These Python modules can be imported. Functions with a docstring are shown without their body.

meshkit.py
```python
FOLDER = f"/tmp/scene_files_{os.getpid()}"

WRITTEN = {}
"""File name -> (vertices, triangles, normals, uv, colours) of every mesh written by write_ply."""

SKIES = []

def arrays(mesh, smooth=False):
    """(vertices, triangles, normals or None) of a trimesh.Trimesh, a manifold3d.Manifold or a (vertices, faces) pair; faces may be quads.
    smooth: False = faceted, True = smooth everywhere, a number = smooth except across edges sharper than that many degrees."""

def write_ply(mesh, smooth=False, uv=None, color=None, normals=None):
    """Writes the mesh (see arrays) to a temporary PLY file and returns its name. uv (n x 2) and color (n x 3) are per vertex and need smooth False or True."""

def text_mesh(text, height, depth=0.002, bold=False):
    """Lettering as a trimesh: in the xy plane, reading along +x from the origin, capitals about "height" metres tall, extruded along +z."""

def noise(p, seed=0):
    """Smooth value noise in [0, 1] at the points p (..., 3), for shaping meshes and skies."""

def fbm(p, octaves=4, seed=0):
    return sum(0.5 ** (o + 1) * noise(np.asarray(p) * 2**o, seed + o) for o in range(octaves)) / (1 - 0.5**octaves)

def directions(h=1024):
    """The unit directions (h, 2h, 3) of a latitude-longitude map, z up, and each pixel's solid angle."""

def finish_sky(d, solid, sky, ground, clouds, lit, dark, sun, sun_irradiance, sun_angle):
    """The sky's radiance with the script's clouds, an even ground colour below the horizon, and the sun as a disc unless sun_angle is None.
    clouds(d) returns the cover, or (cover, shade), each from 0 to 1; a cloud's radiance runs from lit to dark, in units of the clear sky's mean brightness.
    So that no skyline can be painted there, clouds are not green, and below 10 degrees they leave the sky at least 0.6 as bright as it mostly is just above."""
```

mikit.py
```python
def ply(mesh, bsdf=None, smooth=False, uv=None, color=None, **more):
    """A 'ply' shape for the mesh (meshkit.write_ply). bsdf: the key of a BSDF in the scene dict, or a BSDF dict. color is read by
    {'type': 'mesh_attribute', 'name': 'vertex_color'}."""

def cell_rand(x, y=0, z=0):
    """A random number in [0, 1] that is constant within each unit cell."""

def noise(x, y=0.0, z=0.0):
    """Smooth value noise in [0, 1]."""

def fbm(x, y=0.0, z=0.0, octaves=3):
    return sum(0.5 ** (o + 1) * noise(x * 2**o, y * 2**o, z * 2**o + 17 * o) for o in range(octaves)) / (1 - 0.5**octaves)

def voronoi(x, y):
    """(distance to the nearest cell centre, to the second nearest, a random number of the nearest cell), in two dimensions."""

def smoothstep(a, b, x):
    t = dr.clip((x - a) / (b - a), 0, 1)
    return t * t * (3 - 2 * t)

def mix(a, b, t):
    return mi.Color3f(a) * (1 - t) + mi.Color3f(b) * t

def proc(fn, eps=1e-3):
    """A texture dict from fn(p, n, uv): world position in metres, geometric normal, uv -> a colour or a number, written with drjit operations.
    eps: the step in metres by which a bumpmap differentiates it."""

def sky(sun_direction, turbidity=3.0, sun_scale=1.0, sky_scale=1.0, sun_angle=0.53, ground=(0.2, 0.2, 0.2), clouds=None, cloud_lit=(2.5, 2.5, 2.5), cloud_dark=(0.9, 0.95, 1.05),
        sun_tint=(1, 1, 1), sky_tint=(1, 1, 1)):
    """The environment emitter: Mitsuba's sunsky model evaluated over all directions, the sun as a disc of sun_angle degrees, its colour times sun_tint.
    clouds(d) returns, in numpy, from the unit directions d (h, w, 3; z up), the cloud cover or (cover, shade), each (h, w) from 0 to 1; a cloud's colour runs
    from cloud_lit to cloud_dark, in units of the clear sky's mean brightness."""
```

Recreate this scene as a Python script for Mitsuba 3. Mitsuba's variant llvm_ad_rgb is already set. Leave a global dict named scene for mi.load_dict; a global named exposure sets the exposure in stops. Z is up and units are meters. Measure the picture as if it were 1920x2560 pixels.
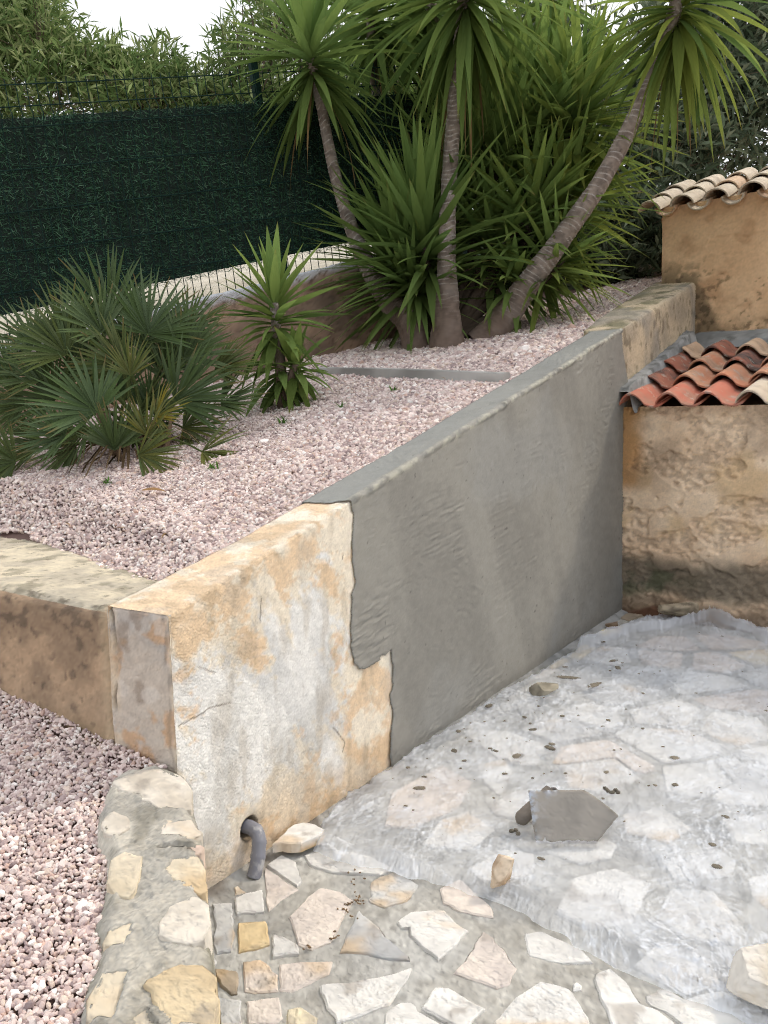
import math, random
import numpy as np, trimesh, drjit as dr, mitsuba as mi, mikit, meshkit
import shapely
from shapely.geometry import Polygon
from scipy.spatial import cKDTree
from mikit import proc, fbm, noise, smoothstep, mix, voronoi

# ---------------------------------------------------------------- camera, sky, exposure
F, PITCH, ROLL, EYE = 2213.0, 7.0, 1.4, 1.15
_t, _r = math.radians(PITCH), math.radians(ROLL)
O = np.array([0, 0, EYE])
FW = np.array([0, math.cos(_t), -math.sin(_t)])
_R0, _D0 = np.array([1.0, 0, 0]), np.array([0, -math.sin(_t), -math.cos(_t)])
RT = math.cos(_r) * _R0 + math.sin(_r) * _D0
DN = -math.sin(_r) * _R0 + math.cos(_r) * _D0
T = mi.ScalarTransform4f
scene, labels = {}, {}
scene['camera'] = {'type': 'perspective', 'fov': 2 * math.degrees(math.atan(960 / F)), 'fov_axis': 'x', 'near_clip': 0.05, 'far_clip': 2000.0,
                   'to_world': T().look_at(origin=list(O), target=list(O + FW), up=list(-DN))}
SUN = (0.80, 0.42, 0.92)


def cloud_cover(d):
    c = meshkit.fbm(d * [2.2, 2.2, 4.0] + [3, 1, 0], 4, seed=5)
    return np.clip(0.55 + 1.3 * c * 0.6, 0, 1), np.clip((c - 0.45) * 1.6, 0, 1) * 0.5


scene['sky'] = mikit.sky(SUN, turbidity=4, sun_scale=0.37, sun_angle=5.5, clouds=cloud_cover, cloud_lit=(3.0, 3.02, 3.08), cloud_dark=(1.9, 1.95, 2.05), sun_tint=(0.92, 0.97, 1.04))
exposure = 2.05

# ---------------------------------------------------------------- helpers
K = 1.15732
rng = np.random.default_rng(7)


def nrm(v):
    v = np.asarray(v, float)
    return v / np.linalg.norm(v)


def ray(u, v):
    return FW + (u - 960) / F * RT + (v - 1280) / F * DN


def on_plane(u, v, p, n):
    d = ray(u, v)
    return O + d * (np.dot(np.subtract(p, O), n) / np.dot(d, n))


def at_z(u, v, z=0.0):
    return on_plane(u, v, (0, 0, z), (0, 0, 1))


def at_y(u, v, y):
    return on_plane(u, v, (0, y, 0), (0, 1, 0))


def lin(r, g, b):
    c = np.array([r, g, b]) / 255.0
    c = np.where(c <= 0.04045, c / 12.92, ((c + 0.055) / 1.055) ** 2.4)
    return c * 0.84 + 0.16 * (c @ np.array([.25, .6, .15]))


def fb(p, o=4, seed=0):
    return meshkit.fbm(p, o, seed)


def sst(a, b, x):
    t = np.clip((x - a) / (b - a), 0, 1)
    return t * t * (3 - 2 * t)


def lerp(a, b, t):
    return a + (b - a) * t


def cmix(a, b, t):
    return np.asarray(a) * (1 - t[:, None]) + np.asarray(b) * t[:, None]


taken = {}


def key_for(name, parent=None):
    k = (parent + '__' if parent else '') + name
    n = taken.get(k, 0)
    taken[k] = n + 1
    return k if n == 0 else f'{k}_{n:03d}'


def add(name, mesh, bsdf, parent=None, label=None, cat=None, group=None, kind=None, smooth=40, color=None, uv=None, to=None):
    k = key_for(name, parent)
    if color is not None and smooth is not True and smooth is not False:
        v0 = np.asarray(mesh[0], float)
        m2 = trimesh.graph.smooth_shade(trimesh.Trimesh(v0, tri(np.asarray(mesh[1])), process=False), angle=math.radians(smooth), facet_minarea=None)
        color = np.asarray(color)[cKDTree(v0).query(m2.vertices)[1]]
        mesh, smooth = (np.array(m2.vertices), np.array(m2.faces)), True
    d = mikit.ply(mesh, bsdf, smooth=smooth, color=color, uv=uv)
    if to is not None:
        d['to_world'] = to
    scene[k] = d
    tag(k, label, cat, group, kind)
    return k


def tag(k, label=None, cat=None, group=None, kind=None):
    e = {a: b for a, b in (('label', label), ('category', cat), ('group', group), ('kind', kind)) if b}
    if e:
        labels[k] = e


def thing(name, label, cat, group=None):
    k = key_for(name)
    tag(k, label, cat, group)
    return k


def grid_faces(nu, nv):
    i, j = np.meshgrid(np.arange(nu - 1), np.arange(nv - 1), indexing='ij')
    a = i * nv + j
    return np.stack([a, a + nv, a + nv + 1, a + 1], -1).reshape(-1, 4)


def tri(f):
    return np.vstack([f[:, [0, 1, 2]], f[:, [0, 2, 3]]]) if f.shape[1] == 4 else f


class MB:
    def __init__(s):
        s.v, s.f, s.c, s.n = [], [], [], 0

    def add(s, v, f, c=None):
        v = np.asarray(v, float)
        s.v.append(v)
        s.f.append(tri(np.asarray(f)) + s.n)
        if c is not None:
            s.c.append(np.broadcast_to(np.asarray(c, float), (len(v), 3)))
        s.n += len(v)

    def mesh(s):
        return np.vstack(s.v), np.vstack(s.f)

    def col(s):
        return np.vstack(s.c) if s.c else None


def tube(pts, rad, sides=8, cap=True):
    p = np.asarray(pts, float)
    t = np.gradient(p, axis=0)
    t /= np.linalg.norm(t, axis=1, keepdims=True) + 1e-12
    ref = np.array([0.0, 1, 0]) if abs(t[0][1]) < 0.8 else np.array([1.0, 0, 0])
    a = np.cross(t, ref)
    a /= np.linalg.norm(a, axis=1, keepdims=True)
    b = np.cross(t, a)
    an = np.arange(sides) * 2 * np.pi / sides
    r = np.broadcast_to(rad, (len(p),))
    v = p[:, None] + r[:, None, None] * (np.cos(an)[None, :, None] * a[:, None] + np.sin(an)[None, :, None] * b[:, None])
    i, j = np.meshgrid(np.arange(len(p) - 1), np.arange(sides), indexing='ij')
    q = np.stack([i * sides + j, i * sides + (j + 1) % sides, (i + 1) * sides + (j + 1) % sides, (i + 1) * sides + j], -1).reshape(-1, 4)
    f = tri(q)[:, ::-1]
    v = v.reshape(-1, 3)
    if cap:
        n = len(v)
        v = np.vstack([v, p[:1], p[-1:]])
        k = np.arange(sides)
        l = (len(p) - 1) * sides
        f = np.vstack([f, np.stack([k, np.full(sides, n), (k + 1) % sides], 1)[:, ::-1], np.stack([l + k, l + (k + 1) % sides, np.full(sides, n + 1)], 1)[:, ::-1]])
    return v, f


def spline(pts, n):
    p = np.asarray(pts, float)
    d = np.r_[0, np.cumsum(np.linalg.norm(np.diff(p, axis=0), axis=1))]
    from scipy.interpolate import PchipInterpolator
    return PchipInterpolator(d, p)(np.linspace(0, d[-1], n))


def rock(center, size, rz, seed, rough=0.12, sub=4, tilt=(0, 0), sharp=0.55):
    m = trimesh.creation.icosphere(subdivisions=sub)
    v = np.array(m.vertices)
    r = np.random.default_rng(seed)
    # cut an ellipsoid by random planes to get broken faces
    u = v / np.max(np.abs(v), axis=1, keepdims=True)
    v = lerp(v, u, sharp)
    for _ in range(9):
        n = nrm(r.normal(size=3) * [1, 1, 0.6])
        d = r.uniform(0.62, 0.92)
        h = v @ n
        v = v - np.maximum(h - d, 0)[:, None] * n
    v *= 1 + rough * (fb(v * 1.7 + seed * 7.3, 4, seed)[:, None] - 0.5) + rough * 0.35 * (fb(v * 7 + seed, 3, seed)[:, None] - 0.5)
    v = v * np.asarray(size) / 2
    c, s = math.cos(rz), math.sin(rz)
    tx, ty = tilt
    R = np.array([[c, -s, 0], [s, c, 0], [0, 0, 1]]) @ np.array([[1, 0, 0], [0, math.cos(tx), -math.sin(tx)], [0, math.sin(tx), math.cos(tx)]]) @ np.array([[math.cos(ty), 0, math.sin(ty)], [0, 1, 0], [-math.sin(ty), 0, math.cos(ty)]])
    return v @ R.T + np.asarray(center), np.array(m.faces)


# ---------------------------------------------------------------- materials
def bsdf(name, base, rough=0.85, spec=0.25, bump=None, scale=0.001, eps=1e-3, two=True, **kw):
    m = {'type': 'principled', 'base_color': base, 'roughness': rough, 'specular': spec, **kw}
    if bump is not None:
        m = {'type': 'bumpmap', 'arbitrary': proc(bump, eps), 'scale': scale, 'bsdf': m}
    scene[name] = {'type': 'twosided', 'bsdf': m} if two else m


def rgb(c):
    return {'type': 'rgb', 'value': [float(x) for x in c]}


VC = {'type': 'mesh_attribute', 'name': 'vertex_color'}
bsdf('mat_plaster', VC, 0.92, 0.2, lambda p, n, uv: fbm(p.x * 260, p.y * 260, p.z * 260, 3) + 0.8 * fbm(p.x * 60, p.y * 60, p.z * 60, 2), 0.0065, 8e-4)
bsdf('mat_render', VC, 0.62, 0.35, lambda p, n, uv: fbm(p.x * 45 + p.y * 70, p.z * 150 + 30 * noise(p.x * 3, p.y * 3, p.z * 3), 0.5, 3) * 0.8 + 0.5 * fbm(p.x * 320, p.y * 320, p.z * 320, 2), 0.0055, 8e-4)
bsdf('mat_mineral', VC, 0.8, 0.3, lambda p, n, uv: fbm(p.x * 150, p.y * 150, p.z * 150, 4), 0.0085, 8e-4)
bsdf('mat_gravel', VC, 0.75, 0.3)
bsdf('mat_wood', VC, 0.85, 0.2, lambda p, n, uv: fbm(p.x * 60 + p.y * 40, p.y * 60 - p.x * 40, p.z * 60, 3), 0.002, 1e-3)
bsdf('mat_dirt', VC, 0.95, 0.1, lambda p, n, uv: fbm(p.x * 90, p.y * 90, p.z * 90, 4), 0.006, 1e-3)
bsdf('mat_wire', rgb((0.006, 0.024, 0.020)), 0.7, 0.15)
bsdf('mat_screen', VC, 0.7, 0.25)
bsdf('mat_metal', VC, 0.6, 0.4, lambda p, n, uv: fbm(p.x * 300, p.y * 300, p.z * 300, 3) + fbm(p.x * 90, p.y * 90, p.z * 90, 3), 0.003, 5e-4)
bsdf('mat_pipe', proc(lambda p, n, uv: mix((0.20, 0.205, 0.24), (0.40, 0.40, 0.41), smoothstep(0.5, 0.8, fbm(p.x * 70, p.y * 70, p.z * 40, 3)))), 0.45, 0.4)
bsdf('mat_green_plastic', rgb((0.008, 0.055, 0.04)), 0.4, 0.4)
bsdf('mat_pale_plastic', rgb((0.45, 0.47, 0.48)), 0.5, 0.4)


def leafmat(name, trans, rough):
    scene[name] = {'type': 'principledthin', 'base_color': VC, 'roughness': rough, 'diff_trans': trans, 'eta': 1.45, 'spec_trans': 0.0}


leafmat('mat_leaf', 0.95, 0.36)
leafmat('mat_palm', 0.45, 0.42)
leafmat('mat_bush', 0.7, 0.28)


def tile_mat(name, c, c2, lich):
    def fn(p, n, uv):
        a = fbm(p.x * 9, p.y * 9, p.z * 9, 4)
        b = fbm(p.x * 30 + 5, p.y * 30, p.z * 30, 3)
        col = mix(c, c2, smoothstep(0.35, 0.7, a))
        col = mix(col, (0.05, 0.045, 0.042), lich * smoothstep(0.5, 0.66, 0.6 * a + 0.4 * b))
        return mix(col, (0.42, 0.38, 0.33), 0.5 * smoothstep(0.6, 0.75, b))
    bsdf(name, proc(fn), 0.85, 0.25, lambda p, n, uv: fbm(p.x * 160, p.y * 160, p.z * 160, 3), 0.0015, 8e-4)


tile_mat('mat_tile_red', (0.43, 0.145, 0.098), (0.36, 0.19, 0.14), 0.12)
tile_mat('mat_tile_orange', (0.45, 0.20, 0.12), (0.40, 0.25, 0.17), 0.25)
tile_mat('mat_tile_tan', (0.50, 0.36, 0.25), (0.42, 0.30, 0.21), 0.15)
tile_mat('mat_tile_dark', (0.30, 0.12, 0.08), (0.12, 0.08, 0.07), 0.85)
tile_mat('mat_tile_pale', (0.52, 0.45, 0.36), (0.44, 0.37, 0.29), 0.15)

# ---------------------------------------------------------------- the lie of the land
A, B = at_z(455 * K, 1925 * K), at_z(1340 * K, 1322 * K)
W = nrm(B - A)                                   # along the retaining wall, uphill
N = np.array([W[1], -W[0], 0])                   # out of its face
Zv = np.array([0, 0, 1.0])
E_ = np.array([N[0] * math.cos(-.19) - N[1] * math.sin(-.19), N[0] * math.sin(-.19) + N[1] * math.cos(-.19), 0])   # along the shed faces
SL = 0.2486                                      # rise of the slope along W


def wp(s, n, z):
    return A + np.multiply.outer(s, W) + np.multiply.outer(n, N) + np.multiply.outer(z, Zv)


def sn(p):
    d = np.asarray(p) - A
    return d @ W, d @ N


def ztop(s):
    return 0.694 + (np.asarray(s) + 0.085) * SL


LOWW = nrm([-0.79, 0.61, 0])                     # along the low wall, to the left
LN = np.array([-LOWW[1], LOWW[0], 0])             # its face, towards the camera
LN = LN if LN[1] < 0 else -LN
LW0 = wp(-.085, -.205, 0)                         # where it meets the end face of the retaining wall
LZ = float(ztop(-.085)) - .004


def low_top(s):
    return .225 + .26 * np.clip(s, 0, 1.2)


def bed_z(p):
    s, n = sn(p)
    q = (p - LW0) @ (-LN)
    lim = LZ + .004 + .5 * np.maximum(q - low_top((p - LW0) @ LOWW), 0) + .35 * np.maximum(q - .45, 0)
    return np.where(q > -.5, np.minimum(ztop(s) - 0.03, np.maximum(lim, LZ - .05)), ztop(s) - .03)


NT = nrm(np.cross(W + SL * Zv, N))


def on_bed(u, v, up=0.0):
    return on_plane(u * K, v * K, wp(0, 0, ztop(0) - 0.03 + up), NT)




def low_z(p):                                    # gravel below the low wall
    p = np.asarray(p)
    return 0.325 - 0.13 * (1.93 - p[..., 1])


def sheet(name, ss, ns, zf, mat, colf, label=None, kind='structure', bump=0.01, seed=0):
    S, M = np.meshgrid(ss, ns, indexing='ij')
    p = wp(S.ravel(), M.ravel(), np.zeros(S.size))
    p[:, 2] = zf(p) + bump * (fb(p * [6, 6, 0], 4, seed) - 0.5)
    return add(name, (p, grid_faces(len(ss), len(ns))[:, ::-1]), mat, label=label, kind=kind, smooth=True, color=colf(p))


GW0, GW1 = on_bed(545, 803), on_bed(830, 733)
GD = nrm([GW1[0] - GW0[0], GW1[1] - GW0[1], 0])
GN = np.array([GD[1], -GD[0], 0])                # garden wall: towards the bed


def sand_z(p):
    b = -((p - GW0) @ GN) - .06
    return np.where(b < 0, ztop(sn(p)[0]) - .5, np.minimum(ztop(sn(p)[0]) - .06 + .13 * np.clip(b - .1, 0, 3.0), 4.2))


# big ground far below everything, to the horizon
g = np.array([[-300, -300, -0.35], [300, -300, -0.35], [300, 300, -0.35], [-300, 300, -0.35]], float)
add('ground', (g, np.array([[0, 1, 2, 3]])), 'mat_dirt', kind='structure', smooth=False, color=np.tile(lin(150, 140, 120), (4, 1)), label='far ground around the garden')


def sand(p):
    return cmix(lin(172, 164, 148), lin(192, 185, 170), sst(.3, .7, fb(p * 7, 4, 3))) * (0.85 + 0.3 * fb(p * 30, 3, 4))[:, None]


sheet('sandy_ground', np.linspace(-5, 17, 120), np.linspace(-15, -1.5, 130), sand_z, 'mat_dirt', sand, 'pale sandy ground rising beyond the fence')


def beddirt(p):
    return cmix(lin(120, 95, 88), lin(90, 72, 66), fb(p * 12, 3, 3))


sheet('bed_ground', np.linspace(0.06, 9, 120), np.linspace(-4.2, -0.06, 60), lambda p: bed_z(p) - 0.026, 'mat_dirt', beddirt, 'soil of the sloping gravel bed')
q = np.array(np.meshgrid(np.linspace(-3.2, -0.42, 40), np.linspace(-1.2, 2.6, 60), indexing='ij')).reshape(2, -1).T
q = np.c_[q, np.zeros(len(q))]
q[:, 2] = low_z(q) - 0.014
keep = grid_faces(40, 60)
cen = q[keep].mean(1)
keep = keep[(cen - [-0.55, 2.0, 0]) @ np.array([.61, .79, 0]) < 0.10]
cen = q[keep].mean(1)
keep = keep[cen[:, 0] < np.interp(-cen[:, 1], [-2.0, -1.90, -1.3, -.8], [-.55, -.56, -.47, -.42])]
add('lower_gravel_ground', (q, keep[:, ::-1]), 'mat_dirt', kind='structure', smooth=True, color=beddirt(q), label='soil under the lower gravel at the left')

# ---------------------------------------------------------------- retaining wall
speck = np.random.default_rng(17)
RW = thing('retaining_wall', 'long sloping garden retaining wall half covered in fresh grey cement render', 'wall')


def thick(s):
    return np.interp(s, [-.085, .3, 1.2, 3.1, 3.2, 4.75], [.2, .15, .13, .15, .22, .29])


def prof(s, qv, off, r=0.010):
    zt, th = ztop(s), thick(s)
    a = np.clip((qv - (zt - r)) / (2 * r), 0, 1) * np.pi / 2
    n = np.where(qv < zt - r, 0.0, np.where(qv > zt + r, -(qv - zt), -r + r * np.cos(a)))
    z = np.where(qv < zt - r, qv, np.where(qv > zt + r, zt, zt - r + r * np.sin(a)))
    nn, nz = np.cos(a), np.sin(a)
    over = np.maximum(qv - zt - th, 0)
    n = np.where(over > 0, -th, n)
    z = z - over
    return wp(s, n + off * nn, z + off * nz)


def wall_grid(s0, s1, ds, dq, qmin=-0.03, back=0.12):
    ss = np.arange(s0, s1 + ds * .5, ds)
    sm = (s0 + s1) / 2
    nf = int((ztop(s1) - qmin) / dq)
    fr = np.linspace(0, 1, nf)
    S = np.repeat(ss[:, None], nf + 60, 1)
    Q = np.empty_like(S)
    for i, s in enumerate(ss):
        zt, th = float(ztop(s)), float(thick(s))
        Q[i, :nf] = qmin + fr * (zt - 0.02 - qmin)
        Q[i, nf:nf + 14] = zt - 0.02 + np.linspace(0.003, 0.04, 14)
        Q[i, nf + 14:nf + 44] = zt + 0.02 + np.linspace(0.004, th - 0.02, 30)
        Q[i, nf + 44:] = zt + th + np.linspace(0.004, back, 16)
    return S, Q


def streak(p, a=1.0, seed=0):
    """noise stretched along falling diagonals of the wall face"""
    s, n = sn(p)
    return fb(np.c_[(s + 0.45 * p[:, 2]) * 9 * a, (p[:, 2] - .3 * s) * 3.2 * a, n * 6], 4, seed)


def old_paint(p, S, Q):
    zt = ztop(S)
    white, grey = lin(230, 229, 225), lin(208, 208, 206)
    warm, orange, brown = lin(232, 217, 190), lin(222, 180, 126), lin(192, 158, 114)
    a, b, c_ = streak(p, 1, 11), streak(p, 2.1, 12), fb(p * 5.5, 4, 13)
    col = cmix(white, grey, sst(.42, .7, a))
    edge = np.maximum.reduce([np.exp(-((zt - Q) / 0.17) ** 2) * (Q < zt), 1.0 * (Q >= zt), sst(.42, .72, S) * 0.85, sst(.26, .02, Q) * 0.75, sst(0.03, -0.06, S) * .35])
    rag = .22 * (fb(p * 38, 4, 213) - .5) + .12 * (fb(p * 110, 2, 214) - .5)
    w = sst(.47, .62, 0.55 * c_ + 0.45 * b + 0.42 * edge - 0.12 + rag)
    col = cmix2(col, warm, w * 0.75)
    o = sst(.64, .75, 0.5 * a + 0.5 * fb(p * 11, 4, 15) + 0.26 * edge + rag)
    col = cmix2(col, orange, o * 0.6)
    col = cmix2(col, brown, sst(.5, .75, fb(p * 4 + 9, 4, 16) + 0.38 * sst(.2, 0, Q)) * 0.5 * sst(.35, .0, Q))
    # grey damp patches and dirty run-off
    d = sst(.56, .68, fb(np.c_[S * 7, Q * 4, S * 0] + 20, 4, 17) + .6 * rag)
    col = cmix2(col, lin(168, 166, 160), d * 0.3)
    grime = sst(.5, .75, fb(np.c_[S * 22, Q * 9, S * 0], 4, 18) + 0.25 * np.exp(-((zt - Q + .01) / .05) ** 2))
    col = cmix2(col, lin(150, 130, 98), grime * 0.3)
    col = cmix2(col, lin(236, 230, 214), 0.7 * sst(.5, .7, fb(p * 26, 3, 19)) * np.exp(-((zt - Q) / .035) ** 2))
    return col * (0.86 + 0.28 * fb(p * 60, 3, 20) + .07 * speck.normal(size=len(p)))[:, None]


def cmix2(col, c, t):
    return col * (1 - t[:, None]) + np.asarray(c) * t[:, None]


def clean_render(p, S, Q):
    zt = ztop(S)
    c = cmix(lin(144, 142, 135), lin(131, 129, 123), sst(.35, .7, streak(p, .5, 31)))
    c = cmix2(c, lin(146, 147, 145), 0.5 * sst(.5, .75, fb(np.c_[S * 2.6, Q * 2.2, S * 0], 4, 32)))
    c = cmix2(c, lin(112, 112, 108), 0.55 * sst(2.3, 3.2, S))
    c = cmix2(c, lin(134, 137, 135), 0.85 * (Q > zt + .012) * (0.7 + .6 * (fb(p * 8, 3, 34) - .5)))
    c = cmix2(c, lin(168, 166, 152), 0.9 * sst(.40, .62, fb(p * 40, 3, 33)) * np.exp(-((zt - Q - .004) / .012) ** 2))
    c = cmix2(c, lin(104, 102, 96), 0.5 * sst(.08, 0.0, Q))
    return c * (0.9 + 0.2 * fb(p * 34, 3, 35) + .03 * speck.normal(size=len(p)))[:, None]


# the old body: bare painted end, core under the new coat, and the old stub uphill
S, Q = wall_grid(-0.085, 0.97, 0.0038, 0.0038)
p0 = prof(S.ravel(), Q.ravel(), 0 * S.ravel())
edge_d = np.abs(Q - ztop(S)).ravel()
off = 0.006 * (fb(p0 * 9, 4, 41) - .5) + 0.0035 * (fb(p0 * 42, 3, 42) - .5) + 0.016 * (fb(p0 * 26, 4, 43) - .55) * np.exp(-(edge_d / .03) ** 2)
pipe_uv = (540 * K, 1790 * K)
PIPE = on_plane(*pipe_uv, A, N)
hole = np.linalg.norm(p0 - PIPE - 0.0 * Zv, axis=1)
off = np.where(hole < .030, -0.05, off) - 0.004 * np.exp(-((hole - .028) / .012) ** 2)
pp = prof(S.ravel(), Q.ravel(), off)
colr = old_paint(pp, S.ravel(), Q.ravel())
c5 = lambda x, y: sn(on_plane(x / 1.728, 1240 + y / 1.728, A, N))[0:1] + (on_plane(x / 1.728, 1240 + y / 1.728, A, N)[2],)
sq = np.c_[S.ravel() + .004 * (fb(pp * 40, 3, 48) - .5), Q.ravel() + .010 * (fb(pp * 30, 3, 49) - .5)]
for cr_, wd_ in (([(770, 990), (850, 950), (920, 912), (1000, 895)], .0022), ([(855, 735), (930, 765)], .0022), ([(1130, 440), (1125, 540)], .003), ([(1482, 255), (1480, 275)], .003), ([(1440, 1000), (1490, 1060), (1480, 1106)], .003)):
    dcr = shapely.distance(shapely.LineString([c5(*q_) for q_ in cr_]), shapely.points(sq))
    colr = cmix2(colr, lin(96, 80, 60), .75 * sst(wd_, wd_ * .3, dcr))
colr = cmix2(colr, lin(60, 45, 34), sst(.038, .026, hole) * .9)
add('painted_face', (pp, grid_faces(*S.shape)), 'mat_plaster', RW, smooth=True, color=colr, label='old bare end of the wall with worn orange and white paint')
# short end face of the wall, with the long crack beside the low wall
u = np.linspace(0, 1, 48)
vv = np.linspace(-0.05, 1, 150)
U, V = np.meshgrid(u, vv, indexing='ij')
U, V = U.ravel(), V.ravel()
zt0 = float(ztop(-.085))
rr = 0.004
z = V * zt0
nn = -U * 0.205
pe = wp(np.full(len(U), -0.085), nn, z)
b = (0.010 * (fb(pe * 9, 4, 51) - .5) + 0.004 * (fb(pe * 45, 3, 52) - .5))
dtop = zt0 - z
inw = np.where(dtop < rr, rr - np.sqrt(np.maximum(rr ** 2 - (rr - dtop) ** 2, 0)), 0) + np.where(-nn < .004, .004 - np.sqrt(np.maximum(.004 ** 2 - (.004 + nn) ** 2, 0)), 0)
crack = np.exp(-((U - 0.93 - 0.16 * (fb(np.c_[V * 9, V * 0, V * 0], 3, 53) - .5)) / .017) ** 2) * sst(.62, .95, V + .7 * (fb(np.c_[V * 6, V * 0, V * 0 + 4], 3, 54) - .5))
pe = pe - W * (b - 0.0 - inw - 0.03 * crack)[:, None] * 1.0
ce = cmix(lin(196, 184, 170), lin(182, 176, 170), sst(.35, .65, fb(pe * 6, 4, 55)))
ce = cmix2(ce, lin(205, 160, 110), .7 * sst(.56, .64, fb(pe * 9 + 3, 4, 56) + .2 * (fb(pe * 50, 3, 156) - .5)))
ce = cmix2(ce, lin(150, 132, 116), .6 * sst(.54, .62, fb(pe * [14, 14, 8] + 8, 4, 256)))
ce = cmix2(ce, lin(214, 206, 196), .5 * sst(.56, .62, fb(pe * 12 + 1, 4, 257)))
ce = cmix2(ce, lin(190, 140, 88), .7 * sst(.56, .44, V) * sst(.35, .6, fb(pe * 7 + 6, 3, 57)))
ce = cmix2(ce, lin(120, 108, 98), .5 * sst(.45, .62, fb(np.c_[U * 20, V * 14, U * 0], 4, 58)) * np.exp(-((U - .06) / .07) ** 2))
ce = cmix2(ce, lin(238, 222, 196), .6 * np.exp(-(U / .05) ** 2) * sst(.4, .6, fb(pe * 22, 3, 59)))
ce = cmix2(ce, lin(214, 196, 168), .7 * sst(.80, .92, U) * sst(.35, .6, fb(pe * 14, 3, 157)))
ce = cmix2(ce, lin(45, 38, 33), np.clip(crack * 1.2, 0, 1) * .9)
ce = ce * (0.85 + 0.3 * fb(pe * 50, 3, 60) + .05 * speck.normal(size=len(pe)))[:, None]
add('end_face', (pe, grid_faces(48, 150)[:, ::-1]), 'mat_plaster', RW, smooth=True, color=ce, label='short cracked greyish end face of the wall')
# core beneath the coat (simple) and old stub
S, Q = wall_grid(0.96, 3.12, 0.05, 0.05)
pp = prof(S.ravel(), Q.ravel(), -0.002 + 0 * S.ravel())
add('core', (pp, grid_faces(*S.shape)), 'mat_plaster', RW, smooth=True, color=np.tile(lin(150, 140, 120), (S.size, 1)))
S, Q = wall_grid(3.10, 4.85, 0.0105, 0.010, qmin=0.9)
p0 = prof(S.ravel(), Q.ravel(), 0 * S.ravel())
ed = np.abs(Q - ztop(S)).ravel()
off = 0.008 * (fb(p0 * 7, 4, 61) - .5) + 0.004 * (fb(p0 * 40, 3, 62) - .5) - 0.012 * (fb(p0 * 22, 3, 63)) * np.exp(-(ed / .02) ** 2) + .010 * sst(3.3, 3.5, S.ravel()) - .004 * sst(3.45, 3.3, S.ravel())
ps = prof(S.ravel(), Q.ravel(), off)
cs = cmix(lin(194, 176, 146), lin(168, 154, 132), sst(.35, .7, fb(ps * 6, 4, 64)))
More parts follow.
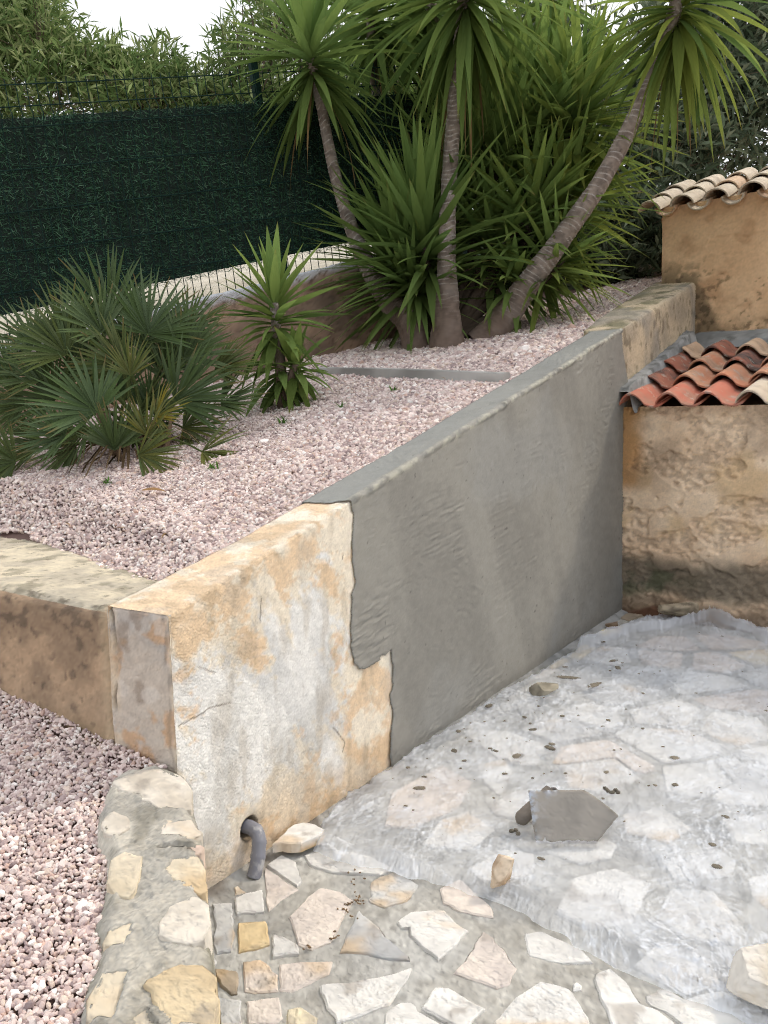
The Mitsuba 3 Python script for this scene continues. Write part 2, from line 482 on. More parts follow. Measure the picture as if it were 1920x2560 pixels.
cs = cmix2(cs, lin(112, 102, 84), .75 * sst(.52, .72, fb(ps * [24, 24, 16], 4, 65)))
cs = cmix2(cs, lin(104, 104, 74), .7 * ((Q - ztop(S)).ravel() > .02) * sst(.40, .62, fb(ps * 10, 4, 66)))
cs = cmix2(cs, lin(140, 136, 130), .6 * sst(.5, .7, fb(ps * [5, 5, 3] + 4, 3, 67)))
cs *= (0.86 + 0.28 * fb(ps * 55, 3, 68) + .06 * speck.normal(size=len(ps)))[:, None]
add('old_stub', (ps, grid_faces(*S.shape)), 'mat_plaster', RW, smooth=True, color=cs, label='old lichen stained upper end of the wall beside the little shed')

# fresh coat with its ragged left edge
cc = lambda x, y: on_plane(780 + x / 3.252, 1240 + y / 3.252, A, N)
left = [(322, 110), (332, 150), (325, 250), (318, 350), (322, 450), (320, 530), (328, 620), (345, 690), (340, 730), (318, 790), (312, 900), (312, 1050), (308, 1170), (318, 1280), (340, 1370), (370, 1415),
        (430, 1390), (480, 1375), (545, 1340), (548, 1300), (635, 1262), (640, 1330), (652, 1390), (645, 1480), (650, 1570), (620, 1605), (635, 1690), (655, 1780), (635, 1870), (628, 1990), (622, 2100), (632, 2185)]
lp = [(float(sn(cc(*a))[0]), float(cc(*a)[2])) for a in left]
right = [(3.125, 1.2), (3.13, 1.46), (3.10, 1.48), (3.10, 1.62), (3.10, 1.75)]
right = [(3.205, -.05), (3.205, 1.08), (3.30, 1.16), (3.24, 1.28), (3.17, 1.40), (3.14, float(ztop(3.14))), (3.11, float(ztop(3.11)) + .3)]
poly = Polygon([(lp[0][0] - .005, float(ztop(lp[0][0])) + 0.0), *lp, (lp[-1][0], -0.05), *right, (0.60, float(ztop(.60)) + .3), (0.60, float(ztop(.60)) + 0.05)])
dense = poly.exterior.segmentize(0.0045)
xy = np.array(dense.coords)[:-1]
jit = np.c_[fb(np.c_[xy * 60, xy[:, :1] * 0], 3, 71) - .5, fb(np.c_[xy * 60, xy[:, :1] * 0 + 5], 3, 72) - .5] * .012 + np.c_[fb(np.c_[xy * 210, xy[:, :1] * 0], 2, 271) - .5, fb(np.c_[xy * 210, xy[:, :1] * 0 + 5], 2, 272) - .5] * .010
xy = np.where(((xy[:, :1] < 1.0) & (xy[:, 1:] > .02)), xy + jit, xy)
poly = Polygon(xy).buffer(0)
if poly.geom_type != 'Polygon':
    poly = max(poly.geoms, key=lambda g_: g_.area)
S, Q = wall_grid(0.585, 3.30, 0.0062, 0.0058, qmin=-0.03, back=0.06)
shp = S.shape
s_, q_ = S.ravel().copy(), Q.ravel().copy()
ins = shapely.contains_xy(poly, s_, q_)
fq = grid_faces(*shp)
fq = fq[ins[fq].any(1)]
used = np.zeros(len(s_), bool)
used[fq.ravel()] = True
mv = np.where(used & ~ins)[0]
bd = poly.exterior
pts = shapely.points(s_[mv], q_[mv])
npt = shapely.line_interpolate_point(bd, shapely.line_locate_point(bd, pts))
s_[mv], q_[mv] = shapely.get_x(npt), shapely.get_y(npt)
dist = shapely.distance(bd, shapely.points(s_, q_))
p0 = prof(s_, q_, 0 * s_)
zt = ztop(s_)
tw, wsum = 0, 0
for kk, ang in enumerate((.1, .5, -.35, .95, 1.5)):
    mk = sst(.5, .62, fb(np.c_[s_ * 4.2, q_ * 4.2, s_ * 0 + 7 * kk], 3, 73 + 5 * kk)) + (.25 if kk == 0 else 0)
    tw = tw + mk * fb(np.c_[(s_ * np.cos(ang) + q_ * np.sin(ang)) * 16, (-s_ * np.sin(ang) + q_ * np.cos(ang)) * 120, s_ * 0 + kk], 3, 74 + kk)
    wsum = wsum + mk
tw = tw / wsum
patch = sst(.48, .66, fb(np.c_[s_ * 4.5, q_ * 4.5, s_ * 0 + 3], 3, 75))
off = 0.0035 + 0.010 * (fb(p0 * 3.0, 3, 76) - .5) + 0.0068 * (tw - .5) * patch + 0.0038 * (tw - .5) + 0.0012 * (fb(p0 * 30, 2, 77) - .5)
off += 0.011 * np.exp(-((zt - q_ - .002 - .012 * (fb(np.c_[s_ * 5, s_ * 0, s_ * 0], 3, 79) - .5)) / .008) ** 2) * (0.1 + 1.1 * sst(.35, .65, fb(np.c_[s_ * 24, q_ * 8, s_ * 0], 3, 78)))
off = off * sst(-.002, .0025, dist) + 0.0025
pc = prof(s_, q_, off)
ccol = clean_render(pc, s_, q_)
ccol = cmix2(ccol, lin(92, 88, 82), .6 * sst(.003, .0, dist) * (s_ < 1.0))
# sparse pits and trowel cuts
pit = .6 * sst(.88, .93, fb(np.c_[s_ * 46, q_ * 46, s_ * 0], 2, 80))
ccol = cmix2(ccol, lin(58, 54, 48), pit * .8)
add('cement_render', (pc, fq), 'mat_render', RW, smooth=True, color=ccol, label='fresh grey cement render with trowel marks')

# drain pipe sticking out of the wall
yb = PIPE + N * 0.055
p1 = on_plane(548 * K, 1895 * K, PIPE + N * 0.045, N)
ctl = [PIPE - N * .05 + Zv * .004, PIPE - N * .01 + Zv * .004, PIPE + N * .022 - Zv * .004, lerp(PIPE + N * .036, p1, .25), lerp(PIPE + N * .044, p1, .6), p1]
path = spline(ctl, 40)
rad = 0.0178 + 0.0014 * (np.isin(np.arange(40), [14, 15, 21, 22, 28, 29]))
DP = thing('drain_pipe', 'bent grey plastic drain pipe sticking out of the base of the wall', 'pipe')
v, f = tube(path, rad, 20, cap=False)
add('elbow', (v, f), 'mat_pipe', DP, smooth=30)
v, f = tube(path, np.full(40, .0148), 20, cap=False)
add('bore', (v, f[:, ::-1]), 'mat_pipe', DP, smooth=30)

# ---------------------------------------------------------------- low wall at the left
LOW = thing('low_wall', 'low weathered beige wall with a dark stained face, between the two gravel areas at the left', 'wall')
nu, nv = 200, 150
ss = np.linspace(-.0, 1.9, nu) ** 1.15
kv = np.r_[np.linspace(0.1, LZ - .03, 80), LZ - .03 + np.linspace(.004, .06, 16), LZ + .03 + np.linspace(.01, 1, 50), LZ + 2 + np.linspace(.006, .15, 14)]
S, Q = np.meshgrid(ss, kv, indexing='ij')
s_, q_ = S.ravel(), Q.ravel()
Ltop = low_top(s_)
q_ = np.where(q_ > LZ + 1.5, q_ - 2 + Ltop, np.where(q_ > LZ + .031, LZ + .03 + (q_ - LZ - .03) * (Ltop - .03), q_))
qv = kv
r = .03
a = np.clip((q_ - (LZ - r)) / (2 * r), 0, 1) * np.pi / 2
n_ = np.where(q_ < LZ - r, 0, np.where(q_ > LZ + r, -(q_ - LZ), -r + r * np.cos(a)))
z_ = np.where(q_ < LZ - r, q_, np.where(q_ > LZ + r, LZ, LZ - r + r * np.sin(a)))
ov = np.maximum(q_ - LZ - Ltop, 0)
n_ = np.where(ov > 0, -Ltop, n_)
z_ = z_ - ov
pl = LW0 + s_[:, None] * LOWW + n_[:, None] * LN + z_[:, None] * Zv
off = .014 * (fb(pl * 6, 4, 91) - .5) + .006 * (fb(pl * 30, 4, 92) - .5) + .007 * (fb(pl * 60, 3, 93) - .5) * (q_ > LZ - .01) - .014 * fb(pl * 20, 3, 94) * np.exp(-((q_ - LZ) / .03) ** 2)
off -= .02 * np.exp(-(s_ / .018) ** 2) * (q_ < LZ + .05)
pl = pl + off[:, None] * (np.cos(a)[:, None] * LN + np.sin(a)[:, None] * Zv)
cl = cmix(lin(184, 154, 122), lin(162, 138, 112), sst(.35, .7, fb(pl * 5, 4, 95)))
dark = sst(.46, .70, fb(pl * [10, 10, 7], 5, 96) + .22 * np.exp(-((q_ - LZ + .06) / .06) ** 2) + .10 * np.exp(-((s_ - .13) / .1) ** 2))
cl = cmix2(cl, lin(112, 94, 78), .5 * dark)
cl = cmix2(cl, lin(84, 74, 64), .55 * sst(.6, .72, fb(pl * 36, 3, 97) + .2 * (dark - .5)) * (q_ < LZ))
cl = cmix2(cl, lin(150, 128, 96), .6 * sst(.42, .36, z_) * (q_ < LZ))
top = q_ > LZ - .004
ct = cmix(lin(206, 194, 168), lin(182, 172, 152), sst(.35, .65, fb(pl * 10, 4, 98)))
ct = cmix2(ct, lin(140, 132, 112), .75 * sst(.48, .68, fb(pl * 16, 4, 99)))
ct = cmix2(ct, lin(110, 100, 84), .7 * sst(.62, .72, fb(pl * 50, 3, 100)))
cl = np.where(top[:, None], ct, cl)
cl = cmix2(cl, lin(222, 196, 158), .7 * np.exp(-((s_ - .012) / .02) ** 2))
cl *= (.85 + .3 * fb(pl * 60, 3, 101) + .06 * speck.normal(size=len(pl)))[:, None]
add('weathered_body', (pl, grid_faces(nu, len(qv))[:, ::-1]), 'mat_plaster', LOW, smooth=True, color=cl)

# ---------------------------------------------------------------- patio: mortar bed and flagstones
c7 = lambda x, y: at_z(x / 1.728, 1880 + y / 1.728, 0)
c8 = lambda x, y: at_z(960 + x / 1.728, 1880 + y / 1.728, 0)
c6 = lambda x, y: at_z(960 + x / 1.728, 1240 + y / 1.728, 0)
uu = np.r_[np.linspace(-1.0, .0, 20), np.linspace(.02, 3.0, 260), np.linspace(3.1, 6, 12)]
S, M = np.meshgrid(np.r_[np.linspace(-2.5, -.9, 16), np.linspace(-.89, 3.25, 430)], np.r_[np.linspace(-.02, 2.0, 250), np.linspace(2.3, 6, 12)], indexing='ij')
pm = wp(S.ravel(), M.ravel(), 0 * S.ravel())
pm[:, 2] = -.004 + .006 * (fb(pm * 9, 4, 111) - .5) + .0025 * (fb(pm * 50, 3, 112) - .5) + .012 * np.exp(-(M.ravel() / .02) ** 2)
cm = cmix(lin(182, 182, 178), lin(160, 160, 157), sst(.35, .7, fb(pm * 8, 4, 113)))
cm = cmix2(cm, lin(128, 127, 123), .6 * sst(.54, .66, fb(pm * 42, 4, 114)))
cm = cmix2(cm, lin(178, 170, 152), .25 * sst(.5, .7, fb(pm * 4, 3, 115)))
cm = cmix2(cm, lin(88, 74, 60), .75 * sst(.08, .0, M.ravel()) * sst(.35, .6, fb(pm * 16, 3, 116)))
cm *= (.84 + .32 * fb(pm * 70, 3, 117) + .09 * speck.normal(size=len(pm)))[:, None]
PAT = add('patio', (pm, grid_faces(*S.shape)[:, ::-1]), 'mat_mineral', kind='structure', smooth=True, color=cm, label='patio of pale flagstones set in grey mortar')

stones = [(c7, [(1010, 585), (1028, 578), (1040, 590), (1058, 605), (1015, 615)], 'w'), (c7, [(1018, 632), (1060, 612), (1100, 606), (1133, 597), (1140, 690), (1100, 694), (1060, 692), (1020, 700)], 'w'),
          (c7, [(1028, 738), (1080, 736), (1152, 730), (1165, 832), (1100, 848), (1030, 865)], 'o'), (c7, [(915, 655), (960, 652), (1000, 655), (1010, 780), (995, 860), (930, 870), (918, 800), (930, 760)], 'g'),
          (c7, [(1152, 488), (1215, 447), (1278, 478), (1308, 560), (1285, 580), (1215, 535)], 'w'), (c7, [(1145, 500), (1210, 543), (1288, 592), (1215, 640), (1160, 685), (1148, 640)], 'p'),
          (c7, [(1250, 710), (1330, 625), (1385, 585), (1470, 605), (1525, 640), (1480, 720), (1430, 820), (1350, 850), (1290, 830)], 'p'), (c7, [(1175, 790), (1225, 800), (1290, 838), (1290, 870), (1180, 885)], 'w'),
          (c7, [(1545, 685), (1600, 730), (1659, 785), (1719, 840), (1779, 900), (1659, 890), (1560, 868), (1470, 868), (1510, 770)], 'g'), (c7, [(1050, 905), (1130, 895), (1195, 960), (1200, 1030), (1100, 1040), (1055, 1030)], 'p'),
          (c7, [(1205, 918), (1300, 905), (1435, 905), (1420, 960), (1260, 1035), (1208, 1030)], 'p'), (c7, [(930, 940), (1028, 945), (1030, 1040), (1000, 1045), (950, 1010)], 'b'),
          (c7, [(1062, 1075), (1205, 1060), (1220, 1150), (1180, 1180), (1070, 1180)], 'p'), (c7, [(1240, 1110), (1300, 1100), (1370, 1150), (1390, 1240), (1240, 1240)], 'y'),
          (c7, [(1380, 1010), (1500, 1000), (1659, 970), (1779, 935), (1755, 990), (1680, 1090), (1460, 1172), (1415, 1110)], 'w'), (c7, [(1310, 445), (1450, 420), (1600, 450), (1700, 505), (1640, 530), (1430, 520), (1340, 490)], 'w'),
          (c7, [(1600, 560), (1650, 535), (1719, 512), (1809, 575), (1759, 640), (1659, 672), (1600, 650)], 'g'), (c7, [(945, 1060), (1040, 1075), (1050, 1240), (950, 1240)], 'g'),
          (c8, [(55, 730), (85, 710), (110, 690), (180, 684), (260, 685), (300, 730), (365, 775), (300, 840), (235, 895), (160, 840), (115, 790), (110, 755), (75, 755)], 'w'),
          (c8, [(430, 775), (500, 830), (570, 930), (540, 1000), (490, 1015), (400, 985), (300, 955), (350, 905)], 'p'), (c8, [(605, 780), (680, 775), (850, 850), (900, 905), (780, 910), (625, 875)], 'w'),
          (c8, [(235, 590), (330, 550), (470, 680), (470, 715), (330, 690), (260, 650)], 'p'), (c8, [(160, 1105), (220, 1015), (280, 1015), (435, 1105), (380, 1160), (370, 1210), (240, 1150)], 'w'),
          (c8, [(570, 1060), (680, 990), (800, 1020), (880, 1140), (900, 1250), (470, 1250), (480, 1160)], 'w'), (c8, [(905, 960), (970, 935), (1040, 990), (1110, 1090), (1200, 1130), (1250, 1175), (1250, 1250), (1020, 1250), (930, 1060)], 'w'),
          (c8, [(815, 1000), (835, 990), (850, 1005), (850, 1025), (820, 1030)], 'w'), (c8, [(165, 395), (250, 290), (365, 255), (480, 335), (370, 420), (200, 410)], 'w'),
          (c8, [(450, 230), (560, 175), (650, 160), (700, 200), (640, 300), (480, 270)], 'w'), (c8, [(400, 60), (520, 30), (560, 90), (500, 190), (430, 130)], 'w'),
          (c8, [(1200, 470), (1320, 435), (1450, 420), (1520, 470), (1500, 540), (1260, 550)], 'w'), (c8, [(1235, 590), (1420, 600), (1530, 720), (1520, 835), (1300, 800), (1180, 720)], 'w'),
          (c8, [(370, 500), (520, 420), (650, 440), (640, 540), (430, 560)], 'w'), (c8, [(820, 540), (1000, 500), (1150, 570), (1070, 740), (900, 770), (740, 690)], 'w'),
          (c8, [(1080, 920), (1200, 815), (1400, 880), (1450, 1000), (1300, 1050)], 'w'), (c8, [(30, 180), (250, 60), (380, 130), (320, 240), (120, 330), (0, 320)], 'p'),
          (c8, [(1030, 270), (1200, 240), (1330, 330), (1230, 390), (1050, 350)], 'w'), (c8, [(1460, 290), (1659, 270), (1720, 400), (1520, 390)], 'w'), (c8, [(700, 430), (940, 370), (1010, 400), (980, 460), (850, 485)], 'w'),
          (c8, [(760, 60), (1000, 30), (1100, 110), (1000, 190), (800, 150)], 'w'), (c8, [(1200, 60), (1420, 40), (1500, 130), (1380, 200), (1220, 170)], 'w'),
          (c6, [(800, 690), (860, 640), (915, 655), (850, 705)], 'y'), (c6, [(690, 735), (770, 700), (800, 715), (730, 745)], 'y'), (c6, [(640, 785), (700, 745), (760, 750), (690, 790)], 'w'),
          (c6, [(905, 585), (960, 560), (1030, 560), (1020, 585), (950, 600)], 'y'), (c6, [(1000, 520), (1060, 505), (1120, 515), (1060, 540)], 'b')]
flat = []
for fn, ptsx, kind in stones:
    pg = Polygon([tuple(fn(x, y)[:2]) for x, y in ptsx]).buffer(0)
    flat.append((pg, kind))
# the rest of the paving, out to the right of the picture and beneath the sheet
from scipy.spatial import Voronoi
r3 = np.random.default_rng(3)
ctr = []
for _ in range(4000):
    s, n = r3.uniform(-.5, 3.1), r3.uniform(.12, 2.6)
    p = wp(s, n, 0)[:2]
    if all(np.hypot(*(p - c)) > .21 for c in ctr):
        ctr.append(p)
vor = Voronoi(np.array(ctr))
hull = shapely.union_all([pg for pg, k in flat[:-5]]).convex_hull
blocked = shapely.union_all([pg for pg, _ in flat]).buffer(.012)
for i in range(len(ctr)):
    reg = vor.regions[vor.point_region[i]]
    if -1 in reg or not reg:
        continue
    pg = Polygon(vor.vertices[reg]).buffer(-.022)
    pg = pg.difference(blocked)
    if pg.geom_type == 'MultiPolygon':
        pg = max(pg.geoms, key=lambda g_: g_.area)
    s, n = sn(np.r_[ctr[i], 0])
    if pg.is_empty or hull.contains(pg.centroid) or pg.area < .006 or pg.area > .09 or n < .1 or s > 3.0 :
        continue
    pg = pg.buffer(-.02).buffer(.02)
    if pg.geom_type == 'Polygon' and pg.area > .006:
        flat.append((pg, 'wwwpgy'[i % 6]))
TONE = {'w': (lin(222, 221, 217), lin(202, 201, 198)), 'p': (lin(218, 207, 196), lin(200, 190, 183)), 'o': (lin(216, 194, 148), lin(198, 170, 118)), 'g': (lin(198, 199, 198), lin(174, 176, 178)), 'y': (lin(224, 212, 180), lin(200, 184, 150)), 'b': (lin(172, 156, 134), lin(146, 132, 114))}


def slab(pg, h, seed, tone, zf=None, bumpz=.004):
    pg = shapely.simplify(pg, .002)
    ring = np.array(pg.exterior.segmentize(.018).coords)[:-1]
    ring = ring + (np.c_[fb(np.c_[ring * 55, ring[:, :1] * 0 + seed], 3, 1), fb(np.c_[ring * 55, ring[:, :1] * 0 + seed], 3, 2)] - .5) * .011
    pg = Polygon(ring).buffer(0)
    if pg.geom_type != 'Polygon':
        pg = max(pg.geoms, key=lambda g_: g_.area)
    if not pg.exterior.is_ccw:
        pg = Polygon(np.array(pg.exterior.coords)[::-1])
    ring = np.array(pg.exterior.coords)[:-1]
    inner = pg.buffer(-.0035)
    gs = .009 if pg.distance(shapely.Point(at_z(900, 2400)[:2])) < .5 else .02
    # interior points on a grid for a gently uneven cleft surface
    x0, y0, x1, y1 = pg.bounds
    gx, gy = np.meshgrid(np.arange(x0, x1, gs), np.arange(y0, y1, gs))
    gp = np.c_[gx.ravel(), gy.ravel()]
    gp = gp[shapely.contains_xy(pg.buffer(-.008), gp[:, 0], gp[:, 1])] if not inner.is_empty else gp[:0]
    rin = ring + (ring.mean(0) - ring) / (np.linalg.norm(ring.mean(0) - ring, axis=1, keepdims=True) + 1e-9) * .004
    allp = np.vstack([rin, gp])
    from scipy.spatial import Delaunay
    d = Delaunay(allp)
    cen = allp[d.simplices].mean(1)
    f = d.simplices[shapely.contains_xy(Polygon(rin).buffer(.0005), cen[:, 0], cen[:, 1])]
    t = allp[f]
    cr = np.cross(t[:, 1] - t[:, 0], t[:, 2] - t[:, 0])
    f = np.where((cr < 0)[:, None], f[:, ::-1], f)
    z0 = zf(np.c_[allp, 0 * allp[:, 0]]) if zf else 0
    zt_ = z0 + h + bumpz * (fb(np.c_[allp * 14, allp[:, :1] * 0 + seed], 4, 5) - .5) * 2 + bumpz * .6 * (np.floor(fb(np.c_[allp * 6, allp[:, :1] * 0 + seed], 2, 6) * 7) / 7 - .5)
    n0, n1 = len(allp), len(ring)
    zl = (zf(np.c_[ring, 0 * ring[:, 0]]) if zf else 0) - .02
    v = np.vstack([np.c_[allp, zt_], np.c_[ring, zt_[:n1] - .003], np.c_[ring, np.broadcast_to(zl, n1)]])
    k = np.arange(n1)
    k2 = (k + 1) % n1
    side = np.vstack([np.stack([n0 + k, n0 + k2, k2, k], 1), np.stack([n0 + n1 + k, n0 + n1 + k2, n0 + k2, n0 + k], 1)])
    f = np.vstack([f, tri(side)])
    a, b = TONE[tone]
    c = cmix(a, b, sst(.35, .7, fb(v * 9 + seed, 4, 7)))
    c = cmix2(c, lin(206, 170, 112), .55 * sst(.60, .74, fb(v * 7 + 3 * seed, 4, 8)))
    c = cmix2(c, lin(150, 140, 128), .55 * sst(.6, .7, fb(v * 24 + seed, 4, 9)))
    c *= (.86 + .28 * fb(v * 60, 3, 10) + .04 * speck.normal(size=len(v)))[:, None]
    return (v, f), c


for i, (pg, kind) in enumerate(flat):
    if pg.is_empty or pg.geom_type != 'Polygon':
        continue
    m, c = slab(pg, .001 + .002 * ((i * 37) % 10) / 10, i * 1.37, kind, bumpz=.0034)
    add('flagstone', m, 'mat_mineral', PAT, smooth=35, color=c)

# ---------------------------------------------------------------- stone edging between gravel and patio
c7b = lambda x, y, up=0.0: on_plane(x / 1.728, 1880 + y / 1.728, np.array([-.485, 1.92, .318 + up]), nrm([0, -.13, 1.0]))
outline = [(478, 142), (560, 105), (690, 95), (765, 120), (800, 132), (832, 185), (840, 260), (872, 360), (882, 420), (888, 530), (905, 640), (912, 760), (915, 870), (935, 960), (948, 1060), (948, 1180), (965, 1500), (985, 1900),
           (310, 1900), (330, 1500), (350, 1180), (372, 1040), (400, 960), (420, 880), (400, 780), (440, 700), (455, 600), (462, 480), (425, 420), (415, 330), (440, 250)]
bo = Polygon([tuple(c7b(x, y)[:2]) for x, y in outline])
BZ = lambda p: low_z(p) + .0
x0, y0, x1, y1 = bo.bounds
gx, gy = np.meshgrid(np.arange(x0 - .03, x1 + .03, .0046), np.arange(y0 - .03, y1 + .03, .0046), indexing='ij')
bx = np.c_[gx.ravel(), gy.ravel()]
bd_ = shapely.distance(bo.exterior, shapely.points(bx))
inb = shapely.contains_xy(bo, bx[:, 0], bx[:, 1])
sd = np.where(inb, bd_, -bd_)
bp = np.c_[bx, 0 * bx[:, 0]]
s_b, n_b = sn(bp)
rightish = (np.cross(np.tile([.235, -.66], (len(bx), 1)), bx - [-.485, 1.92]) > 0.02) if False else (bx[:, 0] > np.interp(-bx[:, 1], [-1.95, -1.3], [-.55, -.34]))
est = [([(485, 145), (600, 100), (690, 95), (800, 130), (828, 190), (832, 255), (760, 270), (700, 265), (600, 215), (520, 180)], 'k', .016), ([(440, 330), (455, 290), (490, 270), (555, 290), (565, 340), (500, 385), (455, 370)], 'k', .012),
       ([(710, 312), (830, 305), (868, 365), (820, 390), (690, 385)], 'k', .008), ([(650, 430), (690, 412), (760, 405), (880, 420), (875, 455), (780, 450), (660, 440)], 'r', .008),
       ([(485, 480), (540, 450), (612, 470), (605, 560), (560, 650), (500, 630), (465, 580)], 't', .012), ([(700, 530), (740, 465), (860, 470), (885, 530), (890, 640), (780, 590)], 't', .012),
       ([(690, 770), (730, 700), (850, 645), (900, 690), (908, 780), (880, 850), (820, 870), (690, 830)], 'k', .018), ([(470, 790), (580, 735), (580, 800), (530, 870), (440, 850)], 't', .012),
       ([(380, 1080), (450, 960), (575, 945), (545, 1080), (500, 1185), (370, 1185)], 't', .010), ([(625, 1030), (690, 1000), (780, 955), (870, 955), (930, 1000), (942, 1100), (930, 1230), (740, 1230), (660, 1100)], 'h', .018),
       ([(560, 1150), (640, 1110), (730, 1240), (700, 1360), (570, 1330)], 't', .01), ([(760, 1280), (930, 1260), (950, 1400), (780, 1450)], 'k', .012), ([(380, 1230), (520, 1220), (540, 1400), (400, 1450)], 't', .012)]
ein = shapely.union_all([Polygon([tuple(c7b(x, y, .02)[:2]) for x, y in q_[0]]).buffer(0) for q_ in est])
ind = shapely.contains_xy(ein.buffer(-.008), bx[:, 0], bx[:, 1])
hb = -.012 * ind + .022 * sst(-.004, .028, sd) + .022 * (fb(bp * 8, 4, 121) - .5) + .016 * (fb(bp * 26, 4, 122) - .5) + .007 * (fb(bp * 80, 3, 222) - .5)
drop = sst(.004, -.016, sd) * np.where(rightish, .40, .05)
bp[:, 2] = BZ(bp) + hb - drop
fb_ = grid_faces(*gx.shape)
fb_ = fb_[(sd[fb_] > -.024).all(1)]
cb = cmix(lin(190, 184, 170), lin(166, 162, 152), sst(.35, .65, fb(bp * 9, 4, 123)))
cb = cmix2(cb, lin(128, 124, 112), .7 * sst(.52, .7, fb(bp * 16, 4, 124)))
cb = cmix2(cb, lin(118, 116, 92), .6 * sst(.03, -.01, sd) * sst(.35, .6, fb(bp * 12, 3, 125)))
cb *= (.82 + .36 * fb(bp * 60, 3, 126) + .09 * speck.normal(size=len(bp)))[:, None]
EDG = thing('stone_edging', 'rough edging of tan stones set in grey mortar beside the lower gravel', 'edging')
add('mortar', (bp, fb_[:, ::-1] if False else fb_), 'mat_mineral', EDG, smooth=True, color=cb)
TONE.update({'t': (lin(214, 201, 176), lin(198, 183, 154)), 'k': (lin(214, 206, 192), lin(194, 184, 168)), 'h': (lin(208, 189, 152), lin(190, 167, 128)), 'r': (lin(208, 184, 166), lin(192, 170, 150))})
for i, (pts_, tone, h) in enumerate(est):
    pg = Polygon([tuple(c7b(x, y, .02)[:2]) for x, y in pts_]).buffer(.006).buffer(-.012).buffer(.008)
    m, c = slab(pg, .015 + h * .75, 50 + i * 2.1, tone, BZ, bumpz=.008)
    add('edging_stone', m, 'mat_mineral', EDG, smooth=50, color=c)

# ---------------------------------------------------------------- gravel
ico = trimesh.creation.icosphere(subdivisions=0)
IV, IF = np.array(ico.vertices), np.array(ico.faces)


def gravel(name, pts3, size, seed, label):
    r = np.random.default_rng(seed)
    n = len(pts3)
    sz = np.asarray(size) * r.lognormal(0, .27, n)[:, None] * np.c_[r.uniform(.8, 1.25, n), r.uniform(.55, .95, n), r.uniform(.42, .72, n)] * .5
    v = IV[None] * (1 + r.uniform(-.24, .2, (n, 12, 1)))
    v = np.clip(v, -.86, .86) * sz[:, None, :]
    qd = r.normal(size=(n, 4)) * [1.6, .55, .55, 1.2]
    qd /= np.linalg.norm(qd, axis=1, keepdims=True)
    w_, x, y, z = qd.T
    R = np.stack([1 - 2 * (y * y + z * z), 2 * (x * y - z * w_), 2 * (x * z + y * w_), 2 * (x * y + z * w_), 1 - 2 * (x * x + z * z), 2 * (y * z - x * w_), 2 * (x * z - y * w_), 2 * (y * z + x * w_), 1 - 2 * (x * x + y * y)], 1).reshape(n, 3, 3)
    v = np.einsum('nij,nkj->nki', R, v) + pts3[:, None]
    f = IF[None] + (np.arange(n) * 12)[:, None, None]
    pal = np.array([lin(222, 198, 190), lin(210, 182, 174), lin(192, 162, 156), lin(230, 214, 205), lin(176, 148, 146), lin(218, 192, 172), lin(234, 227, 221), lin(158, 132, 132), lin(206, 164, 144)])
    pal = pal * .72 + .28 * pal.mean(1, keepdims=True) * [1.04, .99, .97]
    k = r.choice(len(pal), n, p=[.22, .2, .14, .14, .08, .08, .06, .05, .03])
    c = pal[k] * r.uniform(.85, 1.1, (n, 1))
    c *= (0.88 + .24 * fb(pts3 * 3.5, 3, 8))[:, None]
    return add(name, (v.reshape(-1, 3), f.reshape(-1, 3)), 'mat_gravel', label=label, kind='stuff', smooth=False, color=np.repeat(c, 12, 0))


def scatter(s0, s1, n0, n1, d, r):
    a = np.arange(s0, s1, d)
    b = np.arange(n0, n1, d * .87)
    S, M = np.meshgrid(a, b, indexing='ij')
    S = S + (np.arange(len(b)) % 2)[None] * d / 2
    return S.ravel() + r.uniform(-.38, .38, S.size) * d, M.ravel() + r.uniform(-.38, .38, S.size) * d


chunks = []
r4 = np.random.default_rng(4)
for s0, s1, d in ((.02, .9, .0096), (.9, 1.7, .0112), (1.7, 2.8, .0138), (2.8, 5.9, .0190)):
    s, n = scatter(s0, s1, -3.2, -.08, d, r4)
    p = wp(s, n, 0 * s)
    p[:, 2] = bed_z(p) + r4.uniform(-.004, .002, len(s)) + .02 * (fb(p * 5, 3, 9) - .5) - (.5 * d)
    edge = n < -thick(s) + .012
    p[:, 2] += .012 * np.exp(-((n + thick(s) + .03) / .05) ** 2) - .004
    back = (p - GW0) @ GN > -.01
    lowq = (p - LW0) @ (-LN)
    ok = edge & back & (lowq > low_top((p - LW0) @ LOWW) - .02 + .05 * (fb(p * 9, 3, 77) - .5))
    # only what the frame (and a step to the side) can see
    x = (p - O)
    zc = x @ FW
    ok &= (np.abs(x @ RT) < zc * .52 + .12)
    pk = p[ok]
    chunks.append((pk, d))
allp = np.vstack([c[0] for c in chunks])
r5 = np.random.default_rng(5)
size = np.concatenate([np.full(len(c[0]), c[1] * 1.58) for c in chunks])
gravel('bed_gravel', allp, size[:, None], 6, 'pinkish gravel covering the sloping planting bed')
d = .0079
gx, gy = np.meshgrid(np.arange(-1.5, -.2, d), np.arange(.75, 2.9, d * .87), indexing='ij')
p = np.c_[gx.ravel() + r5.uniform(-.4, .4, gx.size) * d, gy.ravel() + r5.uniform(-.4, .4, gx.size) * d, 0 * gx.ravel()]
p[:, 2] = low_z(p) + r5.uniform(-.004, .003, len(p)) + .022 * (fb(p * 5, 3, 19) - .5)
lowq = (p - LW0) @ (-LN)
ok = (lowq < .004) & ~shapely.contains_xy(bo.buffer(-.012), p[:, 0], p[:, 1]) & (p[:, 0] < np.interp(-p[:, 1], [-2.0, -1.92, -1.3, -.8], [-.5, -.50, -.45, -.42]))
p[:, 2] += .02 * np.exp(-(lowq / .03) ** 2)
x = p - O
ok &= (np.abs(x @ RT) < (x @ FW) * .52 + .12)
p = p[ok]
